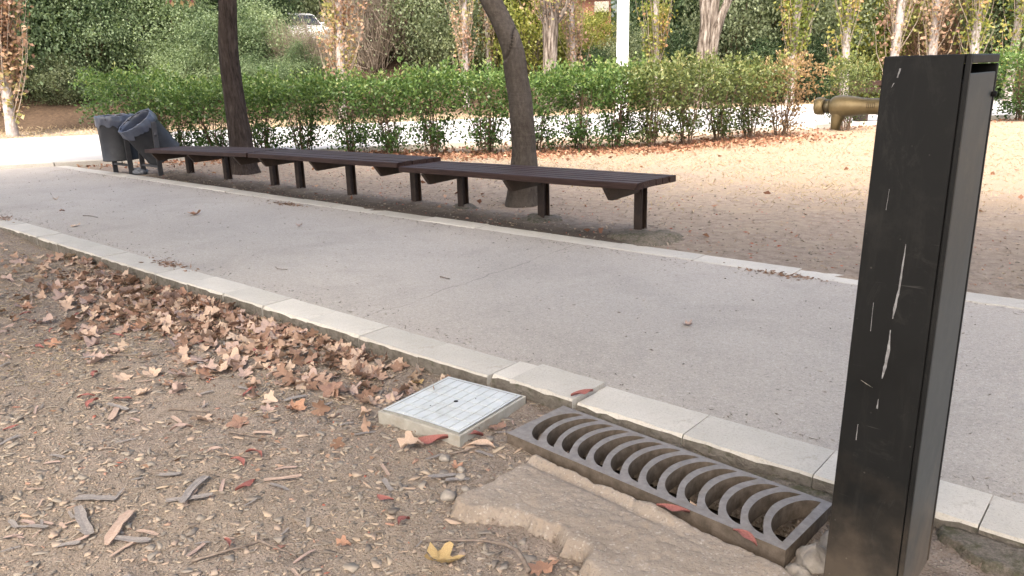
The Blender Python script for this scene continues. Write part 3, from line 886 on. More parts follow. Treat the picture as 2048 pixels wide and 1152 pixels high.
# straw on the far side of the road
n = 14000
s_ = rng.uniform(-14, 40, n); t_ = rng.uniform(21.3, 24.6, n)
X = s_ * .57 - t_ * .82; Y = s_ * .82 + t_ * .57
P = np.stack([X, Y, terr(X, Y)], 1); D = rng.normal(size=(n, 3)); D[:, 2] = np.abs(D[:, 2]) * .6 + .2
V, F = leaves(P, D, rng.uniform(.06, .16, n), rng.uniform(.01, .02, n), .05, rng)
kind(tag(mk('dry_grass', V, F, STRAW, attr=rng.random(n)), 'strip of dry straw grass on the far side of the pale road', 'dry grass'), 'stuff')
#@@PART2
# ------------------------------------------------------------------ drinking fountain post
dfp = thing('drinking_fountain', (-.44, 1.94, 0.0), 'tall black steel drinking fountain post with brass spout', 'drinking fountain')
def pv(u, v, z):
    return (-.527 + .0086 * z + u * (.18 - .0111 * z), 1.79 + .035 * z + v, z)
def pbox(name, u0, u1, v0, v1, z0, z1, mat, bev=.0025, parent=None):
    V = [pv(u, v, z) for z in (z0, z1) for (u, v) in ((u0, v0), (u1, v0), (u1, v1), (u0, v1))]
    F = [(3, 2, 1, 0), (4, 5, 6, 7), (0, 1, 5, 4), (1, 2, 6, 5), (2, 3, 7, 6), (3, 0, 4, 7)]
    o = mk(name, V, F, mat, parent or dfp)
    if bev:
        mod = o.modifiers.new('bevel', 'BEVEL'); mod.width = bev; mod.segments = 2
    return o
pbox('front_panel', 0.0, .925, 0.0, .004, -.12, 1.2600, POSTF)
pbox('front_edge', .94, 1.0, .001, .012, -.12, 1.2600, POSTF, .0015)
pbox('left_panel', 0.0, .03, .0065, .298, -.12, 1.240, POSTF)
pbox('back_panel', 0.032, 1.0, .292, .304, -.12, 1.240, POSTF)
sp_ = pbox('side_panel', .962, .992, .018, .285, -.12, 1.222, POST_SKYLIT, .004)
pbox('core', .045, .945, .0065, .289, -.12, 1.205, BLACK, 0)
pbox('core', .045, .60, .0065, .289, 1.207, 1.236, BLACK, 0)
pbox('top_cap', 0.0, 1.0, .0125, .304, 1.2415, 1.2605, POSTF, .003)
pbox('cap_lip', 0.002, .93, .0045, .012, 1.2415, 1.2602, POSTF, .001)
pbox('hinge_strip', .968, 1.004, .2865, .2905, .0, 1.17, POSTF, .001)
mb = MB(); mb.lathe([(0, .0), (.006, 0.0), (.0065, .003), (.0065, .009), (.004, .011), (0, .011)], 14,
    Matrix.Translation(pv(1.0, .262, 1.172)) @ Matrix.Rotation(PI / 2, 4, 'Y'))
mb.build('lock_knob', BLACK, dfp, True)
# pale drips and scratches on the front panel
def streak(pts, ws, mat=WHITEM):
    V = []; F = []
    r = random.Random(int(abs(pts[0][0]) * 9999))
    fine = []
    for i in range(len(pts) - 1):
        for k in range(4):
            f = k / 4
            fine.append((pts[i][0] + (pts[i + 1][0] - pts[i][0]) * f, pts[i][1] + (pts[i + 1][1] - pts[i][1]) * f, ws[i] + (ws[i + 1] - ws[i]) * f))
    fine.append((*pts[-1], ws[-1]))
    for x, z, w in fine:
        x += r.uniform(-.0003, .0003); w *= r.uniform(.5, .8)
        y = 1.79 + .035 * z - .0006
        V += [(x - w / 2, y, z), (x + w / 2, y, z)]
    for i in range(len(fine) - 1): F.append((2 * i, 2 * i + 1, 2 * i + 3, 2 * i + 2))
    mk('paint_streak', V, F, mat, dfp)
streak([(-.4285, .8613), (-.4294, .8138), (-.4313, .7561), (-.4351, .7148), (-.4372, .688)], [.002, .005, .006, .009, .003])
streak([(-.4388, .661), (-.4379, .6132), (-.4409, .57), (-.4444, .5422)], [.003, .009, .010, .003])
streak([(-.4815, .7184), (-.4809, .6501)], [.0012, .002])
streak([(-.4467, .4907), (-.4474, .4667)], [.0015, .006])
streak([(-.4851, .4165), (-.4855, .3749)], [.0015, .003])
streak([(-.4811, 1.235), (-.485, 1.216)], [.005, .004])
streak([(-.4904, 1.205), (-.4943, 1.196)], [.003, .001])
streak([(-.4752, .9789), (-.4775, .9322)], [.001, .0015])
streak([(-.4895, .5274), (-.476, .521), (-.4625, .5154)], [.002, .004, .001], LIDF)
# brass spout pointing along the path
sy, sz = 1.985, 1.148
SM = Matrix.Translation((-.516, sy, sz)) @ Matrix.Rotation(-PI / 2, 4, 'Y')
mb = MB()
mb.lathe([(.0, -.02), (.0195, -.02), (.0195, .03), (.019, .055), (.0195, .075), (.0225, .095), (.0255, .115), (.0262, .13), (.0245, .145), (.020, .153), (.017, .155), (0, .155)], 32, SM)
spout = mb.build('spout', BRASS, dfp, True)
mb = MB(); mb.lathe([(0, .155), (.0165, .155), (.0165, .170), (0, .170)], 28, SM); mb.build('collar_ring', BRASSD, spout, True)
mb = MB(); mb.lathe([(0, .1702), (.019, .1702), (.021, .173), (.0213, .186), (.0195, .191), (0, .192)], 28, SM); mb.build('push_button', BRASS, spout, True)
mb = MB()
mb.tube([(-.648, sy, sz - .005), (-.652, sy, sz - .025), (-.655, sy, sz - .04), (-.656, sy, sz - .056)], [.021, .016, .0125, .0115], 20)
mb.build('nozzle', BRASS, spout, True)
def on_spout(V):
    out = []
    for x, z in V:
        dz = z - sz; out.append((x, sy - math.sqrt(max((.0202) ** 2 - dz * dz, 1e-6)), z))
    return out
try:
    fc = bpy.data.curves.new('lettering', 'FONT'); fc.body = 'Fa'; fc.size = .016
    fo = bpy.data.objects.new('lettering_source', fc); COL.objects.link(fo)
    bpy.context.view_layer.update()
    tm = bpy.data.meshes.new_from_object(fo.evaluated_get(bpy.context.evaluated_depsgraph_get()))
    V = [(v.co.x * 1.0 - .556, v.co.y + sz - .002) for v in tm.vertices]
    F = [tuple(p.vertices) for p in tm.polygons]
    bpy.data.objects.remove(fo)
    mk('lettering', on_spout(V), F, INK, spout)
except Exception as e:
    print('lettering', e)
mb = MB(); V = []; F = []
def rect(x0, x1, z0, z1):
    o = len(V); V.extend([(x0, z0), (x1, z0), (x1, z1), (x0, z1)]); F.append((o, o + 1, o + 2, o + 3))
rect(-.582, -.564, sz + .0085, sz + .0095); rect(-.582, -.564, sz - .003, sz - .002)
for k in range(5): rect(-.582 + k * .0043, -.5808 + k * .0043, sz - .0018, sz + .0083)
mk('maker_mark', on_spout(V), F, INK, spout)

# ------------------------------------------------------------------ cast iron drain grate
Lh, Wh = GR_L / 2, GR_W / 2
def crm(pts, sub=4):
    """smooth curve through points"""
    P_ = [np.array(q, float) for q in pts]; out = []
    for k in range(len(P_) - 1):
        p0, p1, p2, p3 = P_[max(k - 1, 0)], P_[k], P_[k + 1], P_[min(k + 2, len(P_) - 1)]
        for t in np.arange(sub) / sub:
            out.append(.5 * (2 * p1 + (p2 - p0) * t + (2 * p0 - 5 * p1 + 4 * p2 - p3) * t * t + (3 * p1 - p0 - 3 * p2 + p3) * t ** 3))
    out.append(P_[-1]); return [tuple(q) for q in out]
vf, vb = -.127, .142
LB = crm([(0, vf), (-.029, -.121), (-.064, -.091), (-.087, -.046), (-.095, .009), (-.090, .060), (-.072, .106), (-.045, .133), (-.012, vb)], 3)
RB = crm([(0, vf), (-.015, -.099), (-.038, -.046), (-.049, .012), (-.048, .050), (-.038, .090), (-.012, vb)], 4)
pitch, nsl = .0712, 14
u0s = [-.4035 + pitch * k for k in range(nsl)]
gV = []; gidx = {}; gF = []; gM = []
def gv(u, v, z):
    key = (round(u, 5), round(v, 5), round(z, 5))
    if key not in gidx: gidx[key] = len(gV); gV.append((u, v, z))
    return gidx[key]
def area(poly): return sum(poly[i][0] * poly[(i + 1) % len(poly)][1] - poly[(i + 1) % len(poly)][0] * poly[i][1] for i in range(len(poly)))
def cap(poly):
    if area(poly) < 0: poly = poly[::-1]
    gF.append([gv(u, v, 0.0) for u, v in poly]); gM.append(0)
    gF.append([gv(u, v, -.062) for u, v in reversed(poly)]); gM.append(1)
def wall(line):
    """vertical wall, iron on the left of the walking direction"""
    for a, c_ in zip(line[:-1], line[1:]):
        gF.append([gv(*a, -.062), gv(*c_, -.062), gv(*c_, 0.0), gv(*a, 0.0)][::-1]); gM.append(1)
def sh(curve, u): return [(a + u, v) for a, v in curve]
dl = [(u0s[-1], vf), (Lh - .024, vf), (Lh - .030, vb), (u0s[-1] - .012, vb)]          # the last slot ends on the straight bar
cap([(-Lh, vf)] + sh(LB, u0s[0]) + [(-Lh, vb)])
for k in range(nsl - 1):
    cap(sh(RB, u0s[k]) + list(reversed(sh(LB, u0s[k + 1]))))
cap([dl[1], (Lh, vf), (Lh, vb), dl[2]])
cap([(-Lh, -Wh), (Lh, -Wh), (Lh, vf), dl[1]] + [(u, vf) for u in reversed(u0s)] + [(-Lh, vf)])
cap([(-Lh, vb)] + [(u - .012, vb) for u in u0s] + [dl[2], (Lh, vb), (Lh, Wh), (-Lh, Wh)])
for k in range(nsl):
    wall(sh(LB, u0s[k]))
    if k < nsl - 1: wall(list(reversed(sh(RB, u0s[k]))))
wall([dl[0], dl[1]][::-1]); wall([dl[1], dl[2]][::-1]); wall([dl[2], dl[3]][::-1])
for a, c_ in (((-Lh, -Wh), (Lh, -Wh)), ((Lh, -Wh), (Lh, vf)), ((Lh, vf), (Lh, vb)), ((Lh, vb), (Lh, Wh)), ((Lh, Wh), (-Lh, Wh)), ((-Lh, Wh), (-Lh, vb)), ((-Lh, vb), (-Lh, vf)), ((-Lh, vf), (-Lh, -Wh))):
    wall([a, c_][::-1])
gme = mesh('drain_grate', gV, [tuple(f) for f in gF], [IRON, IRONS], mi=gM)
gt = obj('drain_grate', gme, None, (GR_C[0], GR_C[1], GR_Z), (0.0, .004, GR_YAW))
tag(gt, 'grey cast iron drain grate with curved slots at the foot of the fountain', 'drain grate')
import bmesh as _bm
q_ = _bm.new(); q_.from_mesh(gme); _bm.ops.recalc_face_normals(q_, faces=q_.faces); q_.to_mesh(gme); q_.free()
md = gt.modifiers.new('bevel', 'BEVEL'); md.width = .0025; md.segments = 2; md.limit_method = 'ANGLE'; md.angle_limit = math.radians(55)
# mortar between grate and kerb, worn slab in front, rubble round the post
def poly_sd(X, Y, poly):
    d = np.full(X.shape, 9.0); ins = np.zeros(X.shape, bool); n = len(poly)
    for i in range(n):
        (x0, y0), (x1, y1) = poly[i], poly[(i + 1) % n]
        ex, ey = x1 - x0, y1 - y0
        t = np.clip(((X - x0) * ex + (Y - y0) * ey) / (ex * ex + ey * ey), 0, 1)
        d = np.minimum(d, np.hypot(X - x0 - t * ex, Y - y0 - t * ey))
        c_ = ((y0 > Y) != (y1 > Y)) & (X < ex * (Y - y0) / (ey + 1e-12) + x0)
        ins ^= c_
    return np.where(ins, d, -d)
def slab(name, poly, top, edge, step, mat, label, cat, rough=.004, jag=.012, fz=None):
    pa = np.array(poly); lo = pa.min(0) - .05; hi = pa.max(0) + .05
    X, Y = np.meshgrid(np.arange(lo[0], hi[0], step), np.arange(lo[1], hi[1], step))
    d = poly_sd(X, Y, poly) + jag * vn(X, Y, 14, 51) + jag * .6 * vn(X, Y, 37, 52) + jag * .3 * vn(X, Y, 90, 53)
    Z = top + rough * vn(X, Y, 6, 54) + rough * .6 * vn(X, Y, 22, 55) + rough * .35 * vn(X, Y, 70, 56)
    if fz is not None: Z = Z + fz(X, Y)
    k = sstep(-.004, edge, d) ** .55
    Z = -.16 + (Z + .16) * k
    st_ = np.clip(1 - np.abs(k - .5) * 2, 0, 1)
    pit = np.clip(vn(X, Y, 55, 60) - .55, 0, 1) * .012 * (d > .03)
    Z = Z - pit
    X = X + st_ * (.014 * vn(X + Y * .6, Z * 1.6, 45, 61) + .009 * vn(X - Y, Z * 2, 95, 62)); Y = Y + st_ * (.014 * vn(X * .8 - Y, Z * 1.6, 45, 63) + .009 * vn(X + Y, Z * 2, 95, 64)); Z = Z + st_ * .010 * vn(X, Y, 75, 65)
    i = np.arange(X.size).reshape(X.shape)
    F = np.stack([i[:-1, :-1].ravel(), i[:-1, 1:].ravel(), i[1:, 1:].ravel(), i[1:, :-1].ravel()], 1)
    ok = (d[:-1, :-1] > -.012).ravel() | (d[1:, 1:] > -.012).ravel()
    kf = ((k[:-1, :-1] + k[1:, 1:]) * .5 + .22 * vn(X, Y, 33, 66)[:-1, :-1]).ravel()[ok]
    return tag(mk(name, np.stack([X.ravel(), Y.ravel(), Z.ravel()], 1), F[ok], [mat, DIRT], smooth=True, mi=(kf < .60).astype(int)), label, cat)
def lip(X, Y):
    u, v = grate_local(X, Y)
    q = -Wh - v                                     # distance in front of the grate
    l_ = .016 * (1 - sstep(.055, .075, q + .012 * vn(X, Y, 9, 57))) * sstep(-.0, .012, q)
    gr = -.008 * np.exp(-((q - .085 + .012 * vn(X, Y, 9, 57)) / .014) ** 2)
    return (l_ + gr) * sstep(-.56, -.4, -X * 0 + u + .1) * (1 - sstep(.15, .3, u)) + .006 * vn(X, Y, 2.5, 58)
slab('concrete_slab', [(-1.555, 1.885), (-1.60, 1.50), (-1.555, 1.435), (-1.47, 1.44), (-1.42, 1.485), (-1.33, 1.53), (-1.27, 1.515), (-1.21, 1.53), (-1.16, 1.495), (-1.10, 1.515), (-1.075, 1.46), (-1.00, 1.42), (-.94, 1.34), (-.80, 1.22), (-.25, 1.05), (.1, 1.25), (-.05, 1.70), (-.545, 1.80), (-.66, 1.838)],
     -.034, .045, .006, CONC, 'worn tan concrete slab in front of the drain grate', 'concrete slab', .005, .007, lip)
slab('mortar_strip', [(-1.70, 2.182), (-.45, 2.10), (-.44, 2.262), (-1.66, 2.262)], -.046, .02, .0085, MORTAR, 'rough mossy mortar strip between the grate and the kerb', 'mortar', .012, .01)
slab('concrete_chunk', [(-.375, 2.262), (-.355, 2.17), (-.29, 2.15), (-.235, 2.105), (-.14, 2.10), (.3, 2.12), (.3, 2.262)], -.022, .018, .0085, MORTAR, 'cracked rough concrete strip along the kerb right of the post', 'concrete', .006, .01)
slab('concrete_chunk', [(-.225, 2.075), (-.15, 2.08), (.25, 2.09), (.25, 1.8), (-.1, 1.85), (-.2, 1.98)], -.030, .02, .0085, CONC, 'smooth concrete lump at the bottom right corner by the post', 'concrete', .006, .01)
def rock(name, c_, r, seed, label, mat=ROCK, cat='stone', group=None, n=14):
    V = []; F = []
    for i in range(n + 1):
        th = PI * i / n
        for j in range(n * 2):
            ph = PI * j / n
            d = Vector((math.sin(th) * math.cos(ph), math.sin(th) * math.sin(ph), math.cos(th)))
            k = 1 + .28 * noise.noise(d * 1.5 + Vector((seed, 0, 0))) + .14 * noise.noise(d * 4 + Vector((seed, 3, 0))) + .06 * noise.noise(d * 11 + Vector((seed, 7, 0)))
            V.append((c_[0] + d.x * r[0] * k, c_[1] + d.y * r[1] * k, c_[2] + d.z * r[2] * k))
    for i in range(n):
        for j in range(n * 2):
            j2 = (j + 1) % (n * 2); F.append((i * n * 2 + j, (i + 1) * n * 2 + j, (i + 1) * n * 2 + j2, i * n * 2 + j2))
    o = mk(name, np.array(V) - np.array(c_), F, mat, smooth=True)
    o.location = c_
    return tag(o, label, cat, group)
rock('rubble_stone', (-.585, 1.90, -.07), (.055, .055, .05), 1.0, 'rough grey rubble lump wedged between the grate end and the post', n=22)
rock('rubble_stone', (-.60, 1.825, -.085), (.05, .03, .04), 4.0, 'small rubble lump at the grate corner beside the post foot', n=18)
rock('rubble_stone', (-.578, 2.02, -.075), (.04, .07, .04), 9.0, 'dirty rubble lump behind the grate end bar beside the post', n=18)
for k, (x, y, s) in enumerate([(-1.80, 1.68, .022), (-1.70, 1.66, .017), (-1.66, 1.62, .02), (-1.62, 1.52, .028), (-1.73, 1.60, .014), (-1.60, 1.58, .016)]):
    rock('pebble', (x, y, float(hd(x, y)) + s * .35), (s, s * .8, s * .6), 20 + k, 'grey pebble on the dirt between the cover and the slab', ROCK, 'pebble', 'pebbles by the slab', 8)

# ------------------------------------------------------------------ inspection cover
lc = thing('inspection_cover', (-2.043, 1.972, 0), 'white plastic inspection cover with tiled pattern beside the kerb', 'inspection cover')
lc.rotation_euler = (-.012, .006, .105); ORG[lc.name] = (0, 0, 0)
lx, ly, lz = .2035, .217, -.012
mb = MB()
for (x0, x1, y0, y1) in ((-lx, lx, -ly, -ly + .012), (-lx, lx, ly - .012, ly), (-lx, -lx + .012, -ly + .0122, ly - .0122), (lx - .012, lx, -ly + .0122, ly - .0122)):
    mb.cbox(x0, x1, y0, y1, lz - .060, lz - .001, .002)
fr = mb.build('frame', LIDF, lc)
n = 24
V = []; F = []
def lz_at(x, y):       # the lid is warped: its front edge lifts in the middle
    return lz + .0015 + .006 * math.exp(-((y + ly) / .09) ** 2) * (1 - (x / lx) ** 2)
ax = np.linspace(-lx + .0135, lx - .0135, n); ay = np.linspace(-ly + .0135, ly - .0135, n)
for y in ay:
    for x in ax: V.append((x, y, lz_at(x, y)))
i = np.arange(n * n).reshape(n, n)
F = [tuple(q) for q in np.stack([i[:-1, :-1].ravel(), i[:-1, 1:].ravel(), i[1:, 1:].ravel(), i[1:, :-1].ravel()], 1)]
bd = [(0, k) for k in range(n)] + [(k, n - 1) for k in range(1, n)] + [(n - 1, k) for k in range(n - 2, -1, -1)] + [(k, 0) for k in range(n - 2, 0, -1)]
o0 = len(V)
for (r_, c_) in bd:
    q = V[r_ * n + c_]; V.append((q[0], q[1], q[2] - .012))
for k in range(len(bd)):
    k2 = (k + 1) % len(bd)
    F.append((bd[k][0] * n + bd[k][1], o0 + k, o0 + k2, bd[k2][0] * n + bd[k2][1]))
lid = mk('lid', V, F, GROUT, lc)
rows, cols = 5, 8
tx, ty = (2 * lx - .052) / cols, (2 * ly - .052) / rows
def tile(x0, x1, y0, y1):
    q = MB(); V = []
    gp = .0030
    x0, x1, y0, y1 = x0 + gp / 2, x1 - gp / 2, y0 + gp / 2, y1 - gp / 2
    z = [lz_at(x, y) for x, y in ((x0, y0), (x1, y0), (x1, y1), (x0, y1))]
    b_ = .0012
    V = [(x0, y0, z[0] - .002), (x1, y0, z[1] - .002), (x1, y1, z[2] - .002), (x0, y1, z[3] - .002),
         (x0 + b_, y0 + b_, z[0] + .0022), (x1 - b_, y0 + b_, z[1] + .0022), (x1 - b_, y1 - b_, z[2] + .0022), (x0 + b_, y1 - b_, z[3] + .0022)]
    mk('tile', V, [(4, 5, 6, 7), (0, 1, 5, 4), (1, 2, 6, 5), (2, 3, 7, 6), (3, 0, 4, 7)], LIDM, lid)
X0, Y0 = -lx + .026, -ly + .026
for r_ in range(rows):
    xs_ = [X0 + tx * k for k in range(cols + 1)]
    xs_ = [X0] + [x for x in xs_ if X0 + .3 * tx < x < -X0 - .3 * tx] + [-X0]
    for a, c_ in zip(xs_[:-1], xs_[1:]): tile(a, c_, Y0 + ty * r_, Y0 + ty * (r_ + 1))
for (a, c_, d, e) in ((-lx + .0145, lx - .0145, -ly + .0145, Y0 - .002), (-lx + .0145, lx - .0145, -Y0 + .002, ly - .0145), (-lx + .0145, X0 - .002, Y0 - .001, -Y0 + .001), (-X0 + .002, lx - .0145, Y0 - .001, -Y0 + .001)):
    nseg = 10
    horiz = (c_ - a) > (e - d)
    for k in range(nseg):
        if horiz: tile(a + (c_ - a) * k / nseg - .0011, a + (c_ - a) * (k + 1) / nseg + .0011, d, e) if False else None
    V = []; F = []
    for k in range(nseg + 1):
        f = k / nseg
        if horiz: p, q = (a + (c_ - a) * f, d), (a + (c_ - a) * f, e)
        else: p, q = (a, d + (e - d) * f), (c_, d + (e - d) * f)
        V += [(p[0], p[1], lz_at(*p) + .0022), (q[0], q[1], lz_at(*q) + .0022)]
        if k: F.append((2 * k - 2, 2 * k, 2 * k + 1, 2 * k - 1) if horiz else (2 * k - 2, 2 * k - 1, 2 * k + 1, 2 * k))
    mk('lid_border', V, F, LIDM, lid)
mb = MB(); mb.lathe([(0, .0), (.009, 0.0), (.0095, .0008), (.0085, .0015), (0, .0013)], 18, Matrix.Translation((.004, .012, lz_at(0, 0) + .0024)))
mb.build('keyhole', BLACK, lid)
for (x, y) in ((.055, .075), (-.055, -.075)):
    mb = MB(); mb.lathe([(0, 0), (.003, 0.0), (.003, .0008), (0, .001)], 8, Matrix.Translation((x, y, lz_at(x, y) + .0024))); mb.build('dimple', BLACK, lid)

# ------------------------------------------------------------------ benches
def rot_y(zl, zr, L): return math.atan2(zl - zr, L)
def bench(xc, zl, zr, legs, label, yaw=0.0):
    t = thing('bench', (xc, 4.995, 0), label, 'bench', 'slatted benches in a row behind the path')
    ORG[t.name] = (0, 0, 0); t.rotation_euler = (0, 0, yaw)
    L = 2.55; r = random.Random(int(xc * 100))
    slope = (zr - zl) / L; zc = (zl + zr) / 2
    sw, gap = .0845, .0096
    for k in range(6):
        y0 = -.28 + k * (sw + gap); dl, dr = r.uniform(-.006, .006), r.uniform(-.006, .006); dz = r.uniform(-.0025, .0025)
        q = MB(); x0, x1 = -L / 2 + dl, L / 2 + dr; n_ = 12
        V = []; F = []
        b_ = .006
        prof = [(y0 + b_, -.05), (y0 + sw - b_, -.05), (y0 + sw, -.05 + b_), (y0 + sw, -b_), (y0 + sw - b_, 0), (y0 + b_, 0), (y0, -b_), (y0, -.05 + b_)]
        for i in range(n_ + 1):
            x = x0 + (x1 - x0) * i / n_
            bow = .003 * math.sin(i / n_ * PI * 2 + k) * .6
            for j, (y, z) in enumerate(prof):
                xx = x
                if k == 0 and i == n_ and j in (7, 0): xx = x - .02       # cut corner of the front slat
                V.append((xx, y, zc + slope * x + z + dz + bow))
        m_ = len(prof)
        for i in range(n_):
            for j in range(m_):
                j2 = (j + 1) % m_; F.append((i * m_ + j, (i + 1) * m_ + j, (i + 1) * m_ + j2, i * m_ + j2))
        F.append(tuple(range(m_))); F.append(tuple(n_ * m_ + j for j in reversed(range(m_))))
        mk('slat', V, F, WOODB, t)
    for xg in legs:
        x = xg - xc; zt = zc + slope * x - .0525
        q = MB()                                                       # I-section leg at the back of the seat
        g0 = -.08
        q.cbox(x - .036, x + .036, .195, .205, g0, zt, .002); q.cbox(x - .036, x + .036, .269, .279, g0, zt, .002); q.cbox(x - .006, x + .006, .2052, .2688, g0, zt, .001)
        q.build('leg', STEELB, t)
        V = []; F = []
        poly = [(-.275, zt), (-.195, zt - .10), (.193, zt - .088), (.193, zt)]
        for s_ in (-.02, .02): V += [(x + s_, y, z) for y, z in poly]
        F = [(3, 2, 1, 0), (4, 5, 6, 7)] + [(i, (i + 1) % 4, 4 + (i + 1) % 4, 4 + i) for i in range(4)]
        mk('bracket', V, F, STEELB, t)
    return t
bench(-4.175, .440, .463, (-5.14, -4.16, -3.18), 'nearest dark brown slatted bench, right end of the row')
bench(-6.735, .452, .478, (-7.80, -6.84, -5.80), 'middle dark brown slatted bench in front of the hedge')
bench(-9.315, .385, .452, (-10.42, -9.43, -8.34), 'farthest dark brown slatted bench, beside the litter bins')
rock('footing', (-2.98, 5.02, -.045), (.30, .26, .10), 33, 'rough concrete footing mound under the end leg of the nearest bench', MORTAR, 'footing', None, 26)
rock('footing', (-4.16, 5.22, -.05), (.25, .16, .085), 35, 'low concrete footing mound under the middle leg of the nearest bench', MORTAR, 'footing', None, 20)
rock('footing', (-5.14, 5.24, -.05), (.22, .16, .085), 37, 'low concrete footing under the left leg of the nearest bench', MORTAR, 'footing', None, 20)

# ------------------------------------------------------------------ litter bins
def bin_thing(c_, tilt, label, liner_label, r=.245, h=.62, z0=.19, seed=1):
    t = thing('litter_bin', (c_[0], c_[1], 0), label, 'litter bin', 'grey litter bins at the end of the benches')
    ORG[t.name] = (0, 0, 0)
    piv = z0 + h * .62
    M = Matrix.Translation((0, 0, piv)) @ Matrix.Rotation(tilt, 4, 'X') @ Matrix.Translation((0, 0, -piv + z0))
    mb = MB()
    mb.lathe([(0, .012), (r - .01, .012), (r + .004, .0), (r + .006, .014), (r, .022), (r, h - .01), (r + .005, h), (r - .006, h), (r - .006, .03), (0, .03)], 40, M)
    mb.build('drum', BINM, t, True).data.set_sharp_from_angle(angle=math.radians(40))
    for s_ in (-1, 1):
        x = s_ * (r + .016)
        mb = MB(); mb.cbox(x - .008, x + .008, -.035, .035, -.1, piv + .17, .002); mb.build('post', BINF, t)
        mb = MB(); mb.lathe([(0, 0), (.02, 0), (.022, .006), (.012, .014), (0, .014)], 12, Matrix.Translation((x + s_ * .008, 0, piv)) @ Matrix.Rotation(s_ * PI / 2, 4, 'Y')); mb.build('pivot_bolt', BINF, t)
    mb = MB(); mb.cbox(-r - .0075, r + .0075, -.02, .02, .105, .135, .002); mb.build('crossbar', BINF, t)
    # liner: inside skirt, folded over the rim, crumpled cuff outside
    rr_ = random.Random(seed); n = 56; prof = [(r - .03, h - .33), (r - .02, h - .18), (r - .012, h - .05), (r - .004, h + .006), (r + .006, h + .009), (r + .012, h - .002), (r + .014, h - .04), (r + .018, h - .085), (r + .012, h - .13)]
    V = []; F = []
    for i, (a, z) in enumerate(prof):
        for k in range(n):
            th = 2 * PI * k / n
            w = noise.noise((math.cos(th) * 4, math.sin(th) * 4, i * .5 + seed * 5)) ; w2 = noise.noise((math.cos(th) * 9, math.sin(th) * 9, i * .8 + seed))
            out = 1.0 if i >= 4 else -.4
            w3 = noise.noise((math.cos(th) * 16 + seed, math.sin(th) * 16, i * .25)); ra = a + out * (.002 + .012 * w + .014 * w3) if i not in (3,) else a + .004 * w
            zz = z + (.010 * w + .008 * w2 if i != 8 else .07 * w + .03 * w2)
            V.append(tuple(M @ Vector((ra * math.cos(th), ra * math.sin(th), zz))))
    for i in range(len(prof) - 1):
        for k in range(n):
            k2 = (k + 1) % n; F.append((i * n + k, i * n + k2, (i + 1) * n + k2, (i + 1) * n + k))
    lo = mk('bin_liner', V, F, BAG, smooth=True); lo.location = (c_[0], c_[1], 0)
    tag(lo, liner_label, 'bin liner', 'grey plastic bin liners')
    return t
bin_thing((-11.60, 4.82), .02, 'upright grey metal litter bin left of the tipped one', 'grey plastic liner folded over the upright bin', seed=1)
bin_thing((-10.98, 4.95), .62, 'tipped grey litter bin tilted towards the path beside the bench end', 'crumpled grey plastic liner in the tipped bin', seed=2, h=.60)
o = rock('crumpled_bag', (-11.33, 4.93, .02), (.13, .10, .055), 55, 'crumpled pale plastic bag on the ground between the litter bins', RAGM, 'plastic bag', None, 20)

# ------------------------------------------------------------------ lamp post
lp = thing('lamp_post', (-8.1, 12.58, .03), 'white square lamp post rising from the gap between the hedges', 'lamp post')
ORG[lp.name] = (0, 0, 0)
lp.rotation_euler = (-.03, .006, .62)
w = .105; poly = [(-w, -w), (-.02, -w), (-.02, -w + .045), (.035, -w + .045), (.035, -w), (w, -w), (w, w), (-w, w)]
mb = MB(); mb.prism(poly, .28, 6.2); mb.build('pole', LAMPM, lp)
mb = MB(); mb.cbox(-.13, .13, -.13, .13, -.1, .279, .01); mb.build('base', LAMPM, lp)
mb = MB(); mb.cbox(-.14, .75, -.13, .13, 6.205, 6.33, .02); mb.build('lamp_head', LAMPM, lp)
#@@PART3
# ------------------------------------------------------------------ fallen leaves, bark and twigs of the near verge
def plane_leaf(seed, curl=.35):
    r = random.Random(seed); n = 26
    V = [(0, 0, 0)]; F = []
    ph = r.uniform(-.12, .12); fold = r.uniform(.15, .5) * curl * 2; c1, c2 = r.uniform(-1, 1), r.uniform(-1, 1)
    ring = []
    for i in range(n):
        th = -PI * .92 + 2 * PI * .92 * i / (n - 1)
        lobe = abs(math.cos(2.5 * th + ph)) ** 1.1
        rad = (.44 + .34 * lobe) * (1.15 - .28 * abs(th) / PI) * (1.06 if i % 2 else .93) * r.uniform(.92, 1.06)
        ring.append((th, rad))
    def z(x, y):
        return curl * (.55 * x * x * c1 + .55 * y * y * (.6 + c2 * .4)) + fold * abs(y) * .35 + .05 * math.sin(x * 7 + seed) * math.cos(y * 6)
    for f in (.5, 1.0):
        for th, rad in ring:
            x, y = rad * f * math.cos(th), rad * f * math.sin(th)
            V.append((x, y, z(x, y) + (r.uniform(-.05, .16) if f == 1 else r.uniform(-.03, .03))))
    for i in range(n - 1):
        F.append((0, 1 + i, 2 + i)); F.append((1 + i, 1 + n + i, 2 + n + i, 2 + i))
    o = len(V); V += [(-.05, .012, .01), (-.05, -.012, .01), (-.62, -.008, .05), (-.62, .008, .05)]; F.append((o, o + 1, o + 2, o + 3))
    V = np.array(V); V[:, 2] -= V[:, 2].min()
    return V, F
def narrow_leaf(seed):
    r = random.Random(seed); n = 8; V = []; F = []
    bend = r.uniform(-.25, .25); cv = r.uniform(.1, .35)
    for i in range(n + 1):
        f = i / n; w = .13 * math.sin(f * PI) ** .8 + .004
        y0 = bend * math.sin(f * PI); zz = cv * math.sin(f * PI) * .35
        V += [(f - .5, y0 - w, zz + .05 * math.sin(f * 9)), (f - .5, y0, zz - .05), (f - .5, y0 + w, zz + .03)]
    for i in range(n):
        a = i * 3; F += [(a, a + 3, a + 4, a + 1), (a + 1, a + 4, a + 5, a + 2)]
    V = np.array(V); V[:, 2] -= V[:, 2].min(); return V, F
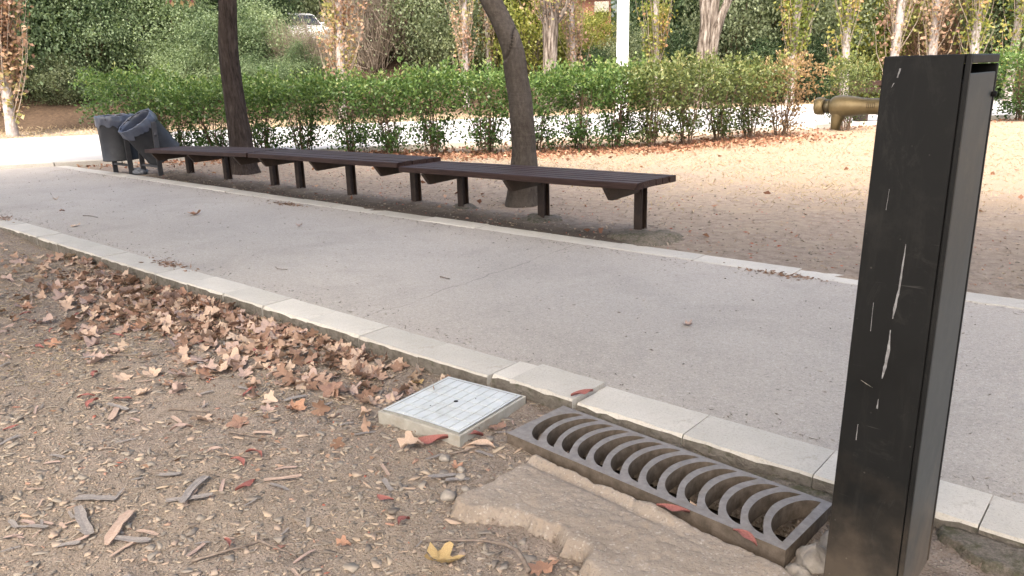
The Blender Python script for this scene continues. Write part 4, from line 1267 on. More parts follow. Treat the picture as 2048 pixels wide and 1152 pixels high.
def flake(seed):
    r = random.Random(seed); n = 6; top = []; V = []; F = []
    L = .5; bow = r.uniform(-.05, .09)
    lo = []; hi = []
    for i in range(n + 1):
        f = i / n; w = .5 * .19 * r.uniform(.8, 1.12)
        if i in (0, n): w *= r.uniform(.55, 1.0)
        x = -L + 2 * L * f + r.uniform(-.04, .04); y = .03 * math.sin(f * 3 + seed) + r.uniform(-.012, .012); z = bow * math.sin(f * PI)
        V += [(x, y - w, z + .02), (x, y, z - .005), (x, y + w, z + .02), (x, y + w, z + .055), (x, y, z + .03), (x, y - w, z + .055)]
    for i in range(n):
        for k in range(6):
            k2 = (k + 1) % 6; F.append((i * 6 + k, (i + 1) * 6 + k, (i + 1) * 6 + k2, i * 6 + k2))
    F += [tuple(range(6)), tuple(n * 6 + k for k in range(5, -1, -1))]
    V = np.array(V); V[:, 2] -= V[:, 2].min(); return V, F
rl = random.Random(99)
LM = {}
def lmesh(kind_, seed, mat):
    key = (kind_, seed, mat.name)
    if key not in LM:
        V, F = {'plane': lambda s: plane_leaf(s, .45 + .22 * (s % 4)), 'narrow': narrow_leaf, 'flake': flake}[kind_](seed)
        LM[key] = mesh({'plane': 'fallen_leaf', 'narrow': 'narrow_leaf', 'flake': 'bark_flake'}[kind_], V, F, mat, smooth=(kind_ != 'flake'))
    return LM[key]
def drop(name, kind_, seed, mat, x, y, size, label, cat, group=None, rz=None, tilt=.25, dz=0.0, zfun=hd, z=None):
    o = obj(name, lmesh(kind_, seed, mat))
    zz = float(zfun(x, y)) if z is None else z
    o.location = (x, y, zz + .003 + dz)
    o.rotation_euler = (rl.uniform(-tilt, tilt), rl.uniform(-tilt, tilt), rl.uniform(0, 6.28) if rz is None else rz)
    o.scale = (size, size * rl.uniform(.85, 1.1), size * rl.uniform(.8, 1.4)) if kind_ != 'flake' else (size, size * rl.uniform(.6, 1.3), size * rl.uniform(.4, .65))
    return tag(o, label, cat, group)
# drift of plane leaves against the kerb
mats = [L_TAN, L_TAN, L_BRN, L_PNK, L_PNK, L_ORG, L_TAN, L_PNK, L_TAN]
cnt = 0
while cnt < 200:
    x = rl.gauss(-4.3, 1.05); y = 2.19 - abs(rl.gauss(0, .28))
    if not (-6.9 < x < -2.35) or y < 1.25: continue
    if cnt % 4 == 0: y = rl.uniform(1.3, 2.1)
    near = max(0, 1 - (2.2 - y) / .3)
    mt = rl.choice(mats); tone_ = {L_TAN.name: 'tan', L_BRN.name: 'rust-brown', L_PNK.name: 'pinkish', L_ORG.name: 'orange'}[mt.name]
    drop('fallen_leaf', 'plane', rl.randrange(10), mt, x, y, rl.uniform(.04, .085), tone_ + ' curled leaf in the drift along the near kerb', 'fallen leaf', 'leaves drifted against the near kerb', None, .4, rl.uniform(0, .035) * near)
    cnt += 1
# scattered bigger leaves that stand out
SOLO = [
 ('plane', 1, L_YEL, -1.402, 1.268, .070, 'large yellow leaf at the bottom of the picture left of the fallen branch', .6),
 ('plane', 8, L_ORG, -1.150, 1.415, .06, 'large curled orange leaf at the bottom against the slab', 2.2),
 ('plane', 2, L_TAN, -1.951, 1.651, .062, 'tan curled leaf on bare dirt below the white cover', 1.2),
 ('plane', 5, L_TAN, -3.289, 1.657, .07, 'tan leaf lying alone on the dirt left of the paler one', .3),
 ('plane', 1, L_PNK, -3.151, 1.706, .055, 'small pale leaf right of the tan one on open dirt', 2.0),
 ('plane', 4, L_TAN, -2.799, 2.07, .10, 'big pale crumpled leaf near the kerb left of the white cover', 1.0),
 ('plane', 8, L_TAN, -2.70, 2.09, .08, 'crumpled cream leaf right of the big one near the kerb', 2.6),
 ('plane', 6, L_YEL, -3.616, 2.06, .075, 'yellowish pointed leaf near the kerb in the drift', .2),
 ('plane', 9, L_BRN, -3.46, 2.12, .075, 'rust-brown upright leaf against the kerb beside the yellowish one', 3.0),
 ('plane', 2, L_ORG, -1.688, 1.148, .03, 'small orange leaf on the dirt left of the yellow leaf', 1.0),
 ('plane', 0, L_TAN, -4.567, 2.13, .095, 'large pale leaf on top of the drift', 1.9),
 ('plane', 3, L_TAN, -4.427, 1.50, .085, 'tan leaf left of the drift on the grassy dirt', .5),
 ('plane', 5, L_PNK, -1.86, 1.90, .045, 'pinkish dry leaf between the cover and the grate', .9),
 ('plane', 8, L_BRN, -1.80, 1.96, .05, 'reddish leaf pile scrap behind the grate corner', 2.9),
 ('narrow', 2, L_TAN, -1.745, 1.80, .13, 'curved tan leaf beside the left end of the grate', .35),
 ('narrow', 4, L_RED, -1.93, 1.74, .14, 'long red narrow leaf under the front of the white cover', .5),
 ('narrow', 1, L_RED, -1.85, 1.84, .13, 'red narrow leaf at the right side of the white cover', .8),
 ('plane', 1, L_ORG, -1.72, 1.66, .032, 'small orange leaf on the dirt left of the slab', 1.6),
 ('plane', 6, L_YEL, -2.42, 2.12, .04, 'green-yellow round leaf left of the white cover', .0),
 ('plane', 4, L_PNK, -2.36, 2.04, .055, 'pinkish leaf at the left side of the white cover', 1.0),
 ('narrow', 6, L_RED, -1.62, 1.33, .07, 'short red leaf on the dirt left of the slab corner', 1.9),
]
for kd, sd, mt, x, y, s, lab, rz in SOLO:
    drop('narrow_leaf' if kd == 'narrow' else 'fallen_leaf', kd, sd, mt, x, y, s, lab, 'fallen leaf', None, rz, .25, .004)
drop('narrow_leaf', 'narrow', 3, L_RED, -.985, 1.835, .10, 'red narrow leaf on the slab in front of the grate middle', 'fallen leaf', None, .35, .05, z=-.024)
drop('narrow_leaf', 'narrow', 5, L_RED, -.755, 1.825, .09, 'red narrow leaf on the slab near the post end of the grate', 'fallen leaf', None, -.35, .05, z=-.022)
drop('narrow_leaf', 'narrow', 7, L_RED, -1.65, 2.30, .10, 'red strip of leaf on the kerb joint behind the grate', 'fallen leaf', None, 1.1, .05, z=.014)
for k, (u, v, zz, sd, mt) in enumerate([(-.42, -.02, -.11, 3, L_BRN), (-.35, -.03, -.12, 5, L_ORG), (-.40, .03, -.12, 1, L_PNK), (-.10, -.05, -.20, 7, L_ORG), (.02, -.06, -.22, 2, L_BRN)]):
    c_, s_ = math.cos(GR_YAW), math.sin(GR_YAW)
    drop('fallen_leaf', 'plane', sd, mt, GR_C[0] + u * c_ - v * s_, GR_C[1] + u * s_ + v * c_, .045, 'brown leaf lying down inside the drain under the grate', 'fallen leaf', 'leaves inside the drain', None, .6, z=float(hd(GR_C[0] + u * c_ - v * s_, GR_C[1] + u * s_ + v * c_)) + .01)
drop('fallen_leaf', 'plane', 8, L_TAN, -.955, 1.905, .035, 'pale curled leaf stuck in a grate slot', 'fallen leaf', None, .5, .9, z=-.045)
flat = lambda x, y: -.002
for (x, y, s, mt, lab) in [(-7.19, 3.598, .085, L_ORG, 'orange-brown curled leaf in the middle of the path'), (-7.613, 2.66, .06, L_TAN, 'tan leaf on the path near the left kerb'),
        (-5.774, 3.82, .04, L_PNK, 'small pale leaf on the path in front of the middle bench'), (-9.6, 3.2, .05, L_TAN, 'pale leaf far down the path'), (-1.75, 3.35, .035, L_PNK, 'small pinkish leaf on the path left of the post'), (-8.6, 2.9, .035, L_BRN, 'brown leaf scrap on the path by the far left kerb')]:
    drop('fallen_leaf', 'plane', rl.randrange(10), mt, x, y, s, lab, 'fallen leaf', None, None, .15, 0, flat)
# bark flakes
BK = [(-2.329, 1.03, .17, L_GRY, 'large grey bark flake lying in the middle of the bare dirt', 2.2), (-2.29, .99, .14, L_GRY, 'grey bark flake crossing the large one', .9),
      (-2.309, .774, .17, L_BRK, 'pinkish bark strip at the lower left', -.75), (-2.216, .770, .12, L_GRY, 'dark blue-grey sliver under the pinkish strip', .55),
      (-2.44, .72, .17, L_GRY, 'grey bark slab at the lower left above the pile', -.25), (-2.56, .80, .15, L_GRY, 'long grey bark strip at the left', .5),
      (-2.723, 1.69, .09, L_GRY, 'dark grey bark flake by the yellow scrap', 1.2), (-3.299, 1.187, .14, L_GRY, 'grey bark bundle on the dirt at the left', .2), (-3.25, 1.15, .13, L_BRK, 'pale bark strip on the bundle at the left', -.6),
      (-2.164, 1.26, .12, L_BRK, 'brown bark flake right of the bare dirt', .9), (-2.12, 1.22, .08, L_GRY, 'grey flake below the brown one', .3), (-1.83, 1.66, .07, L_GRY, 'grey flake beside the red leaf below the cover', 1.4),
      (-1.72, 1.59, .09, L_GRY, 'grey bark flake near the slab corner', .8), (-1.66, 1.60, .08, L_GRY, 'bluish bark flake touching the slab edge', .6), (-1.19, 1.34, .10, L_GRY, 'grey bark plate at the bottom under the orange leaf', .6)]
for k, (x, y, s, mt, lab, rz) in enumerate(BK):
    drop('bark_flake', 'flake', k % 8, mt, x, y, s, lab, 'bark flake', None, rz, .08, .006)
for k in range(120):
    x, y = rl.uniform(-4.4, -1.5), rl.uniform(.55, 2.1)
    if k < 16: x, y = rl.gauss(-2.52, .07), rl.gauss(.62, .07)
    if x > -1.7 and y > 1.35: continue
    mt = rl.choice([L_GRY, L_GRY, L_BRK, L_PNK])
    drop('bark_flake', 'flake', rl.randrange(8), mt, x, y, rl.uniform(.03, .085), {L_GRY.name: 'small grey', L_BRK.name: 'small tan', L_PNK.name: 'small pinkish'}[mt.name] + ' bark flake scattered on the bare dirt', 'bark flake', 'bark flakes scattered on the dirt', None, .12, .004)
for k in range(44):
    x, y = rl.uniform(-5.2, -1.75), rl.uniform(.8, 2.15)
    drop('narrow_leaf', 'narrow', rl.randrange(8), L_RED if k % 3 else L_PNK, x, y, rl.uniform(.05, .11), 'narrow red leaf scattered on the dirt', 'fallen leaf', 'red narrow leaves on the dirt', None, .2, .005)
# fallen branch and twigs
def branch(pts, r0, r1, label, cat='twig', name='twig', group=None, side=()):
    mb = MB(); n = len(pts); P_ = []
    for i in range(n - 1):
        for k in range(4):
            f = k / 4; a, c_ = pts[i], pts[i + 1]
            x, y = a[0] + (c_[0] - a[0]) * f, a[1] + (c_[1] - a[1]) * f
            P_.append((x + rl.uniform(-.003, .003), y + rl.uniform(-.003, .003), a[2] + (c_[2] - a[2]) * f))
    P_.append(pts[-1])
    mb.tube(P_, [r0 + (r1 - r0) * i / (len(P_) - 1) * 1.0 + (.0015 if i % 4 == 0 else 0) * r0 * 80 for i in range(len(P_))], 7)
    o = np.array(P_[0]); V = np.array(mb.V) - o
    ob = mk(name, V, mb.F, TWIG, smooth=True); ob.location = tuple(o)
    return tag(ob, label, cat, group)
def gz(x, y, d=.006): return (x, y, float(hd(x, y)) + d)
branch([gz(-1.165, 1.375, .03), gz(-1.235, 1.41, .04), gz(-1.29, 1.42, .03), gz(-1.36, 1.405, .015), gz(-1.45, 1.345, .012), gz(-1.50, 1.30, .008)], .0075, .002, 'crooked grey fallen branch at the bottom beside the slab', 'branch', 'fallen_branch')
k = 0
for (x, y, a, L) in [(-2.55, 1.38, .35, .22), (-2.42, 1.27, .5, .2), (-2.62, 1.9, 1.0, .2), (-3.9, 1.5, .6, .28), (-1.93, .93, 1.2, .22), (-1.83, 1.02, .2, .15), (-3.0, 1.35, .4, .2), (-1.78, 1.77, 1.2, .12), (-4.5, 1.3, .5, .3), (-2.9, 1.0, .3, .18)]:
    c_, s_ = math.cos(a) * L / 2, math.sin(a) * L / 2
    branch([gz(x - c_, y - s_), gz(x + .01, y - .006, .012), gz(x + c_, y + s_)], .0045, .002, 'thin dark twig lying on the bare dirt', 'twig', 'twig', 'twigs on the dirt')
branch([(-3.475, 3.30, .001), (-3.44, 3.29, .004), (-3.39, 3.295, .001)], .005, .003, 'short dark stick in the middle of the path', 'twig', 'twig')
branch([(-4.62, 2.83, .001), (-4.55, 2.80, .004), (-4.48, 2.83, .001)], .003, .002, 'thin twig on the path near the kerb', 'twig', 'twig')
branch([(-8.15, 2.93, .001), (-8.05, 2.96, .003), (-7.9, 2.97, .001)], .004, .002, 'thin straight twig on the far part of the path', 'twig', 'twig')
# dense small chips, crumbs and straw on the near dirt
rng = np.random.default_rng(77)
def chips(n, x0, x1, y0, y1, s0, s1, k=5):
    X = rng.uniform(x0, x1, n); Y = rng.uniform(y0, y1, n)
    u, v = grate_local(X, Y)
    ok = ~((np.abs(u) < Lh + .01) & (np.abs(v) < Wh + .01)) & ~((np.abs(X + 2.043) < .2) & (np.abs(Y - 1.972) < .215)) & ~((X > -1.56) & (Y > 1.50) & (Y < 1.95)) & ~((X > -.56) & (Y > 1.75))
    ok &= vn(X, Y, 1.7, 71) > -.75
    X, Y = X[ok], Y[ok]; n = len(X)
    a = rng.uniform(0, 2 * PI, n); s = rng.uniform(s0, s1, n) ** 1.0 * rng.choice([.6, .8, 1.0, 1.5], n); asp = rng.uniform(.2, .85, n)
    Z = hd(X, Y) + s * .07
    t1, t2 = rng.normal(size=n) * .14, rng.normal(size=n) * .14
    V = []; 
    ths = np.sort(rng.uniform(0, 2 * PI, (n, k)), 1)
    for lay in (0, 1):
        for j in range(k):
            px = np.cos(ths[:, j]) * s * .5; py = np.sin(ths[:, j]) * s * .5 * asp
            zz = Z + px * t1 + py * t2 + lay * s * .05
            V.append(np.stack([X + px * np.cos(a) - py * np.sin(a), Y + px * np.sin(a) + py * np.cos(a), zz], 1))
    V = np.stack(V, 1).reshape(-1, 3)
    tone = rng.random(n); tone = np.where(rng.random(n) < .9, tone * .9, tone)
    base = np.arange(n) * 2 * k
    quads = np.concatenate([np.stack([base + j, base + (j + 1) % k, base + k + (j + 1) % k, base + k + j], 1) for j in range(k)])
    tris = [np.stack([base + k, base + k + j, base + k + j + 1], 1) for j in range(1, k - 1)]
    tq = np.concatenate(tris)
    return V, quads, tq, tone, n
def chips_obj(name, label, *a):
    V, Q, T, tone, n = chips(*a)
    k = 5
    T3 = np.concatenate([Q[:, [0, 1, 2]], Q[:, [0, 2, 3]], T])
    at = np.concatenate([np.tile(tone, k), np.tile(tone, k), np.tile(tone, k - 2)])
    return kind(tag(mk(name, V, T3, CHIP, attr=at), label, 'debris'), 'stuff')
chips_obj('bark_chips', 'small bark chips and leaf scraps covering the near dirt', 24000, -6.5, .1, .35, 2.235, .009, .036)
chips_obj('gravel_crumbs', 'fine crumbs and grit on the near dirt', 42000, -4.2, .1, .45, 2.24, .003, .010)
n = 16000
X = rng.uniform(-9, -1.6, n); Y = rng.uniform(.3, 2.22, n); kk = vn(X, Y, 1.3, 81) + .35 * sstep(-2.5, -4.5, X) > .22
X, Y = X[kk], Y[kk]; n = len(X)
P = np.stack([X, Y, hd(X, Y) + .002], 1); D = rng.normal(size=(n, 3)); D[:, 2] = np.abs(D[:, 2]) * .25
V, F = leaves(P, D, rng.uniform(.015, .06, n), rng.uniform(.0015, .0035, n), .08, rng)
kind(tag(mk('dry_grass', V, F, STRAW, attr=rng.random(n)), 'sparse dry grass bits on the near dirt', 'dry grass'), 'stuff')
# smaller leaves and scraps filling the drift
base = [plane_leaf(s_, .6 + .25 * (s_ % 3)) for s_ in range(40, 46)]
VV = []; FF = []; AA = []; off = 0
nl = 0
while nl < 780:
    x = rng.normal() * 1.2 - 4.25; y = 2.21 - abs(rng.normal()) * .27
    if not (-8 < x < -2.2) or y < 1.1: continue
    bv, bf = base[rng.integers(0, 6)]
    sz_ = rng.uniform(.022, .058); M = Matrix.Rotation(rng.uniform(0, 6.28), 3, 'Z') @ Matrix.Rotation(rng.normal() * .5, 3, 'X') @ Matrix.Rotation(rng.normal() * .3, 3, 'Y')
    v = (bv * sz_) @ np.array(M).T; v[:, 2] -= v[:, 2].min() * .6
    VV.append(v + np.array([x, y, float(hd(x, y)) + rng.uniform(.0, .012)]))
    FF += [tuple(q + off for q in f) for f in bf]; AA += [rng.random()] * len(bf); off += len(bv); nl += 1
kind(tag(mk('leaf_litter', np.concatenate(VV), FF, G_LIT, attr=AA, smooth=True), 'small dry leaves filling the drift along the near kerb', 'fallen leaves'), 'stuff')
n = 1300
X = rng.normal(size=n) * 1.5 - 4.0; Y = 2.21 - np.abs(rng.normal(size=n)) * .5; kk = (X > -8) & (X < -1.9) & (Y > .8); X, Y = X[kk], Y[kk]; n = len(X)
P = np.stack([X, Y, hd(X, Y) + rng.uniform(.002, .012, n)], 1); D = unit(n, rng); D[:, 2] *= .3
V, F = leaves(P, D, rng.uniform(.012, .038, n), rng.uniform(.006, .02, n), .2, rng)
kind(tag(mk('leaf_scraps', V, F, G_LIT, attr=rng.random(n)), 'broken leaf scraps scattered beyond the drift', 'debris'), 'stuff')
# grit on the path
n = 2600
X = rng.uniform(-13, 1, n); Y = np.where(rng.random(n) < .6, np.where(rng.random(n) < .6, 4.57 - np.abs(rng.normal(size=n)) * .09, 2.46 + np.abs(rng.normal(size=n)) * .07), rng.uniform(2.47, 4.56, n))
P = np.stack([X, Y, np.full(n, .0015)], 1); D = unit(n, rng); D[:, 2] *= .12
V, F = leaves(P, D, rng.uniform(.005, .028, n), rng.uniform(.003, .008, n), .1, rng)
kind(tag(mk('path_debris', V, F, CHIP, attr=rng.random(n) * .4), 'tiny twig and leaf scraps on the path', 'debris'), 'stuff')
# little drifts of debris on kerb joints
n = 500
cx_ = rng.choice([0, 1, 2, 3], n); cxy = np.array([(-5.33, 2.43), (-8.7, 2.40), (-6.95, 4.47), (-1.75, 4.56)])
P = np.concatenate([cxy[cx_] + rng.normal(size=(n, 2)) * np.array([.13, .03]), np.full((n, 1), .003)], 1); D = unit(n, rng); D[:, 2] *= .3
V, F = leaves(P, D, rng.uniform(.015, .05, n), rng.uniform(.004, .015, n), .1, rng)
kind(tag(mk('leaf_litter', V, F, G_LIT, attr=rng.random(n) * .6), 'small heaps of reddish scraps on the kerb edges', 'debris'), 'stuff')

# ------------------------------------------------------------------ background: far side of the road
HEAD = math.atan2(.726311, -.632137)
def pol(px, r):
    """ground point at bearing (measured across the view) and range from the viewpoint"""
    a = HEAD - math.atan((px - 1024) / 1598.0)
    return r * math.cos(a), r * math.sin(a)
def poplar_parts(seed, mat, n_sh=30, leaf_n=1500, low=.4, hi=6.5, lean=.0):
    rng = np.random.default_rng(seed)
    path = [(0, 0, -.3), (.02, 0, .4), (.03 + lean * .5, .02, 2), (.06 + lean, .0, 4), (.05 + lean, .02, 6.5), (.0, 0, 9.5)]
    V, F = trunk_mesh(path, [.17, .13, .112, .10, .08, .04], 12, 40, .05, 8, seed)
    tr = mesh('trunk', V, F, BARKP, smooth=True)
    mb = MB(); P = []
    for k in range(n_sh):
        a = rng.uniform(0, 2 * PI); z0 = rng.uniform(.1, 5.0); L = rng.uniform(.9, 2.6)
        d = np.array([math.cos(a) * rng.uniform(.12, .32), math.sin(a) * rng.uniform(.12, .32), 1.0])
        p0 = np.array([math.cos(a) * .09, math.sin(a) * .09, z0]); pts = [p0 + d * L * f + np.array([d[0], d[1], 0]) * .5 * math.sin(f * 2.5) + rng.normal(size=3) * .02 for f in np.linspace(0, 1, 5)]
        mb.tube(pts, [.013, .011, .009, .006, .003], 4, False)
        m_ = max(4, int(leaf_n / n_sh))
        f = rng.random(m_); P.append(np.array(p0) + d * L * f[:, None] + rng.normal(size=(m_, 3)) * .10)
    tw = mb.me('shoots', TWIGG)
    P = np.concatenate(P); P = P[P[:, 2] > low]
    n = len(P); D = unit(n, rng); D[:, 2] -= .3
    # tone drifts along the trunk so one side is green and another rusty
    tone = np.clip(.5 + .33 * np.sin(P[:, 2] * 1.7 + seed) * np.cos(np.arctan2(P[:, 1], P[:, 0]) + seed) + .2 * rng.normal(size=n), 0, 1)
    V, F = leaves(P, D, rng.uniform(.08, .14, n), rng.uniform(.07, .12, n), .1, rng)
    return tr, tw, mesh('crown', V, F, mat, tone)
PP = [poplar_parts(301, G_AUT, 50, 2400), poplar_parts(302, G_PGR, 46, 2300), poplar_parts(303, G_AUT, 44, 900, lean=.06), poplar_parts(304, G_PGR, 50, 1500, lean=-.05), poplar_parts(305, G_AUT, 80, 5200)]
def poplar(px, r, k, label, rz=0.0, s=1.0, tilt=0.0):
    x, y = pol(px, r)
    t = thing('poplar_tree', (x, y, float(terr(x, y))), label, 'tree', 'pale poplars on the far side of the road')
    t.rotation_euler = (-.035 + tilt, 0, rz); t.scale = (s, s, s)
    for nm, me in zip(('trunk', 'shoots', 'crown'), PP[k]): obj(nm, me, t)
poplar(18, 23.6, 4, 'poplar wrapped in rusty leaves at the left edge', 0, 1.05)
poplar(690, 24.0, 0, 'pale leaning poplar with pinkish leaves right of the parked car', .5, 1.05, -.05)
poplar(942, 25.5, 2, 'thin pale poplar left of the curved grey trunk', 1.0, .85)
poplar(992, 27.5, 2, 'slender bare poplar just behind the curved grey trunk', 4.0, .7)
poplar(1162, 26.0, 2, 'pale poplar between the gnarled trunk and the lamp post', 2.0, .9)
poplar(1325, 25.0, 1, 'poplar with a green leafy side right of the lamp post', 3.6, .9, .06)
poplar(1596, 26.0, 1, 'poplar with yellow-green leaves above the dried shrub', .2, .95, .02)
poplar(1707, 26.0, 3, 'pale poplar above the brass spout', 2.4, 1.0, .0)
poplar(1795, 26.5, 2, 'first of the poplars rising behind the black post', 5.0, 1.05)
poplar(1876, 27.0, 2, 'second of the poplars rising behind the black post', .9, 1.05)
poplar(1965, 27.0, 3, 'third of the poplars rising behind the black post', 1.7, 1.0)
poplar(2040, 27.5, 3, 'poplar at the right edge of the picture', 3.0, 1.0, .03)

def dark_tree(px, r, stems, label, seed, leafmat, knob=None):
    x, y = pol(px, r); z = float(terr(x, y))
    t = thing('gnarled_tree', (x, y, z), label, 'tree'); ORG[t.name] = (0, 0, 0); t.rotation_euler = (-.03, 0, 0)
    rng = np.random.default_rng(seed)
    for path, rad in stems:
        V, F = trunk_mesh(path, rad, 22, 50, .16, 12, seed); mk('trunk', V, F, BARKD, t, smooth=True)
    mb = MB(); tips = []
    if knob:
        for k in range(34):
            a = rng.uniform(0, 2 * PI); p0 = np.array([0, 0, knob]) + np.array([math.cos(a) * .18, math.sin(a) * .18, rng.uniform(-.35, .2)])
            e = p0 + np.array([math.cos(a) * rng.uniform(.1, .5), math.sin(a) * rng.uniform(.1, .5), rng.uniform(.5, 1.6)])
            mb.tube([p0, (p0 + e) / 2 + np.array([math.cos(a), math.sin(a), 0]) * .12, e], [.02, .014, .005], 4, False); tips.append(e)
    for path, rad in stems:
        e0 = np.array(path[-1])
        C = e0 + unit(10, rng) * np.array([1.0, 1.0, .8]) + np.array([0, 0, 1.2]); twigs(mb, rng, e0, C, rad[-1] * .5, .006, 5, .1); tips += list(C)
    mb.build('branches', BARKD, t)
    tips = np.array(tips); ii = rng.integers(0, len(tips), 1800); P = tips[ii] + rng.normal(size=(1800, 3)) * .3
    V, F = leaves(P, unit(1800, rng), rng.uniform(.06, .10, 1800), rng.uniform(.05, .08, 1800), .1, rng)
    mk('crown', V, F, leafmat, t, attr=rng.random(1800))
dark_tree(1109, 25.0, [([(0, 0, -.3), (.0, 0, .3), (.03, 0, 1.5), (.05, 0, 2.6), (.02, 0, 3.3), (0, 0, 4.6)], [.33, .25, .21, .23, .24, .12]),
    ([(.05, 0, 2.5), (.35, .2, 2.95), (.55, .35, 3.5), (.7, .45, 4.6)], [.12, .10, .085, .06])], 'thick furrowed grey trunk with a knotted top behind the hedge', 71, G_AUT, 2.85)
dark_tree(1425, 25.5, [([(-.12, 0, -.3), (-.12, 0, .6), (-.14, 0, 1.6), (-.10, .0, 2.6), (-.3, 0, 3.8), (-.6, 0, 5.5)], [.30, .24, .20, .18, .15, .10]),
    ([(.16, -.05, -.3), (.16, -.05, .6), (.17, 0, 1.5), (.28, .05, 2.4), (.65, .3, 3.6), (1.3, .7, 5.2)], [.22, .17, .14, .13, .12, .09]),
    ([(-.05, .1, 1.6), (.08, .1, 2.4), (.12, .1, 3.4), (.2, .1, 5.0)], [.15, .14, .13, .10])], 'dark tree forking into several stems behind the short hedge', 72, G_PGR)

def bush_parts(seed, rx, rz, mat, n_cl=90, per=95, leaf=.115, sig=.30, twig=STEM, n_tw=40, tw_r=.018):
    rng = np.random.default_rng(seed)
    C, P, tone = clumps(rng, n_cl, per, rx, rx, rz, rz * .95, sig, .35)
    P[:, 2] = np.abs(P[:, 2])
    D = unit(len(P), rng) + np.array([0, 0, .15])
    V, F = leaves(P, D, rng.uniform(.6, 1.3, len(P)) * leaf, rng.uniform(.5, .8, len(P)) * leaf, .12, rng)
    fo = mesh('foliage', V, F, mat, tone)
    mb = MB()
    for k in range(n_tw):
        a = rng.uniform(0, 2 * PI); o_ = np.array([math.cos(a), math.sin(a), 0]) * rng.uniform(0, rx * .25)
        twigs(mb, rng, o_, C[rng.integers(0, len(C), 1)], tw_r, .004, 4, .15, 4)
    return mb.me('branches', twig), fo
def twiggy_parts(seed, rx, h, twig, mat, n=420, leafn=900):
    rng = np.random.default_rng(seed); mb = MB(); E_ = []
    for k in range(n):
        a = rng.uniform(0, 2 * PI); r0 = rng.uniform(0, .3) * rx; r1 = r0 + rng.uniform(.1, .9) * rx
        p0 = np.array([math.cos(a) * r0, math.sin(a) * r0, rng.uniform(-.1, h * .5)]); a2 = a + rng.normal() * .6
        e = np.array([math.cos(a2) * r1, math.sin(a2) * r1, p0[2] + rng.uniform(.25, .75) * h])
        mid = (p0 + e) / 2 + rng.normal(size=3) * .12
        mb.tube([p0, mid, e], [.013, .009, .003], 3, False); E_.append(e); E_.append(mid)
        for q in range(2):
            e2 = mid + rng.normal(size=3) * .35 + np.array([0, 0, .2]); mb.tube([mid, e2], [.006, .002], 3, False); E_.append(e2)
    E_ = np.array(E_); P = E_[rng.integers(0, len(E_), leafn)] + rng.normal(size=(leafn, 3)) * .1
    V, F = leaves(P, unit(leafn, rng), .07, .05, .1, rng)
    return mb.me('branches', twig), mesh('foliage', V, F, mat, rng.random(leafn))
B = {
  'ga': bush_parts(401, 1.9, 1.7, G_A, 150, 190, .088), 'ga2': bush_parts(402, 1.8, 2.2, G_A, 160, 180, .088), 'gb': bush_parts(403, 1.8, 1.6, G_B, 145, 180, .088),
 'ol': bush_parts(404, 1.8, 1.8, G_OL, 125, 130, .095), 'dk': bush_parts(405, 1.7, 2.1, G_DK, 130, 120, .11, .28), 'ye': bush_parts(406, 1.6, 1.9, G_YE, 110, 105, .105, .3, TWIGG),
 'tg': twiggy_parts(407, 1.7, 3.2, TWIGG, G_OL, 460, 1500), 'tb': twiggy_parts(408, 1.7, 3.0, TWIGB, G_AUT, 620, 1300),
}
def bush(px, r, k, s, label, name='bush', hz=1.0, rz=None, group='bushes and trees on the bank'):
    x, y = pol(px, r)
    t = thing(name, (x, y, float(terr(x, y)) - .1), label, 'tree' if name.endswith('tree') else 'bush', group)
    t.rotation_euler = (0, 0, rl.uniform(0, 6.28) if rz is None else rz); t.scale = (s, s, s * hz)
    obj('branches', B[k][0], t); obj('foliage', B[k][1], t)
LEFT = [(75, 29, 'ga2', 1.1, 1.35), (150, 30.5, 'ga', 1.2, 1.5), (215, 28.3, 'ga2', .95, 1.2), (285, 30, 'gb', 1.25, 1.5), (345, 28.2, 'gb', .9, 1.15), (405, 30, 'ga', 1.2, 1.45),
        (390, 26.5, 'gb', .62, .95), (470, 27.5, 'ga', .75, 1.0), (505, 31.5, 'ga', 1.2, 1.5), (540, 28.2, 'gb', .75, 1.0)]
for i, (px, r, k, s, hz) in enumerate(LEFT):
    where = ['rising just right of the rusty poplar', 'second from the left, behind', 'in front, above the tall hedge end', 'in the middle back of the green thicket', 'light green, left of the hanging sprig',
             'right below the hanging sprig', 'low and pale, left of the straight trunk', 'just left behind the straight trunk', 'tall, right behind the straight trunk', 'light green, right of the straight trunk'][i]
    bush(px, r, k, s, 'green leafy bush on the bank, ' + where, 'bush', hz)
bush(135, 27.6, 'ol', .5, 'low dull bush on the brown bank right of the rusty poplar', hz=.9)
bush(620, 26.6, 'ga2', .42, 'low green bush right below the parked car', hz=.9)
bush(510, 26.2, 'ga', .45, 'low green bush at the foot of the bank right of the straight trunk')
bush(600, 27.3, 'tg', .62, 'grey twiggy thicket below the parked car')
bush(560, 26.3, 'ga', .42, 'low green bush below left of the parked car')
bush(655, 27.0, 'tg', .7, 'bare twigs between the parked car and the leaning poplar')
bush(590, 37.5, 'ga', 1.5, 'green tree crown above the parked car', 'broadleaf_tree', 1.7)
bush(680, 36.5, 'ol', 1.4, 'olive tree crown behind the leaning pale poplar', 'broadleaf_tree', 1.6)
bush(760, 28.5, 'tg', 1.05, 'grey bare thicket right of the leaning pale poplar', hz=1.25)
bush(835, 29.5, 'tg', 1.15, 'grey-brown bare thicket in the middle of the bank', hz=1.3)
bush(800, 31, 'ol', 1.2, 'dull olive tree behind the grey bare thicket', 'broadleaf_tree', 1.45)
bush(900, 28.0, 'ol', .95, 'dull olive bush left of the thin poplar', hz=1.3)
bush(1010, 29.5, 'ye', 1.15, 'yellow-green bush behind the curved grey trunk', hz=1.45)
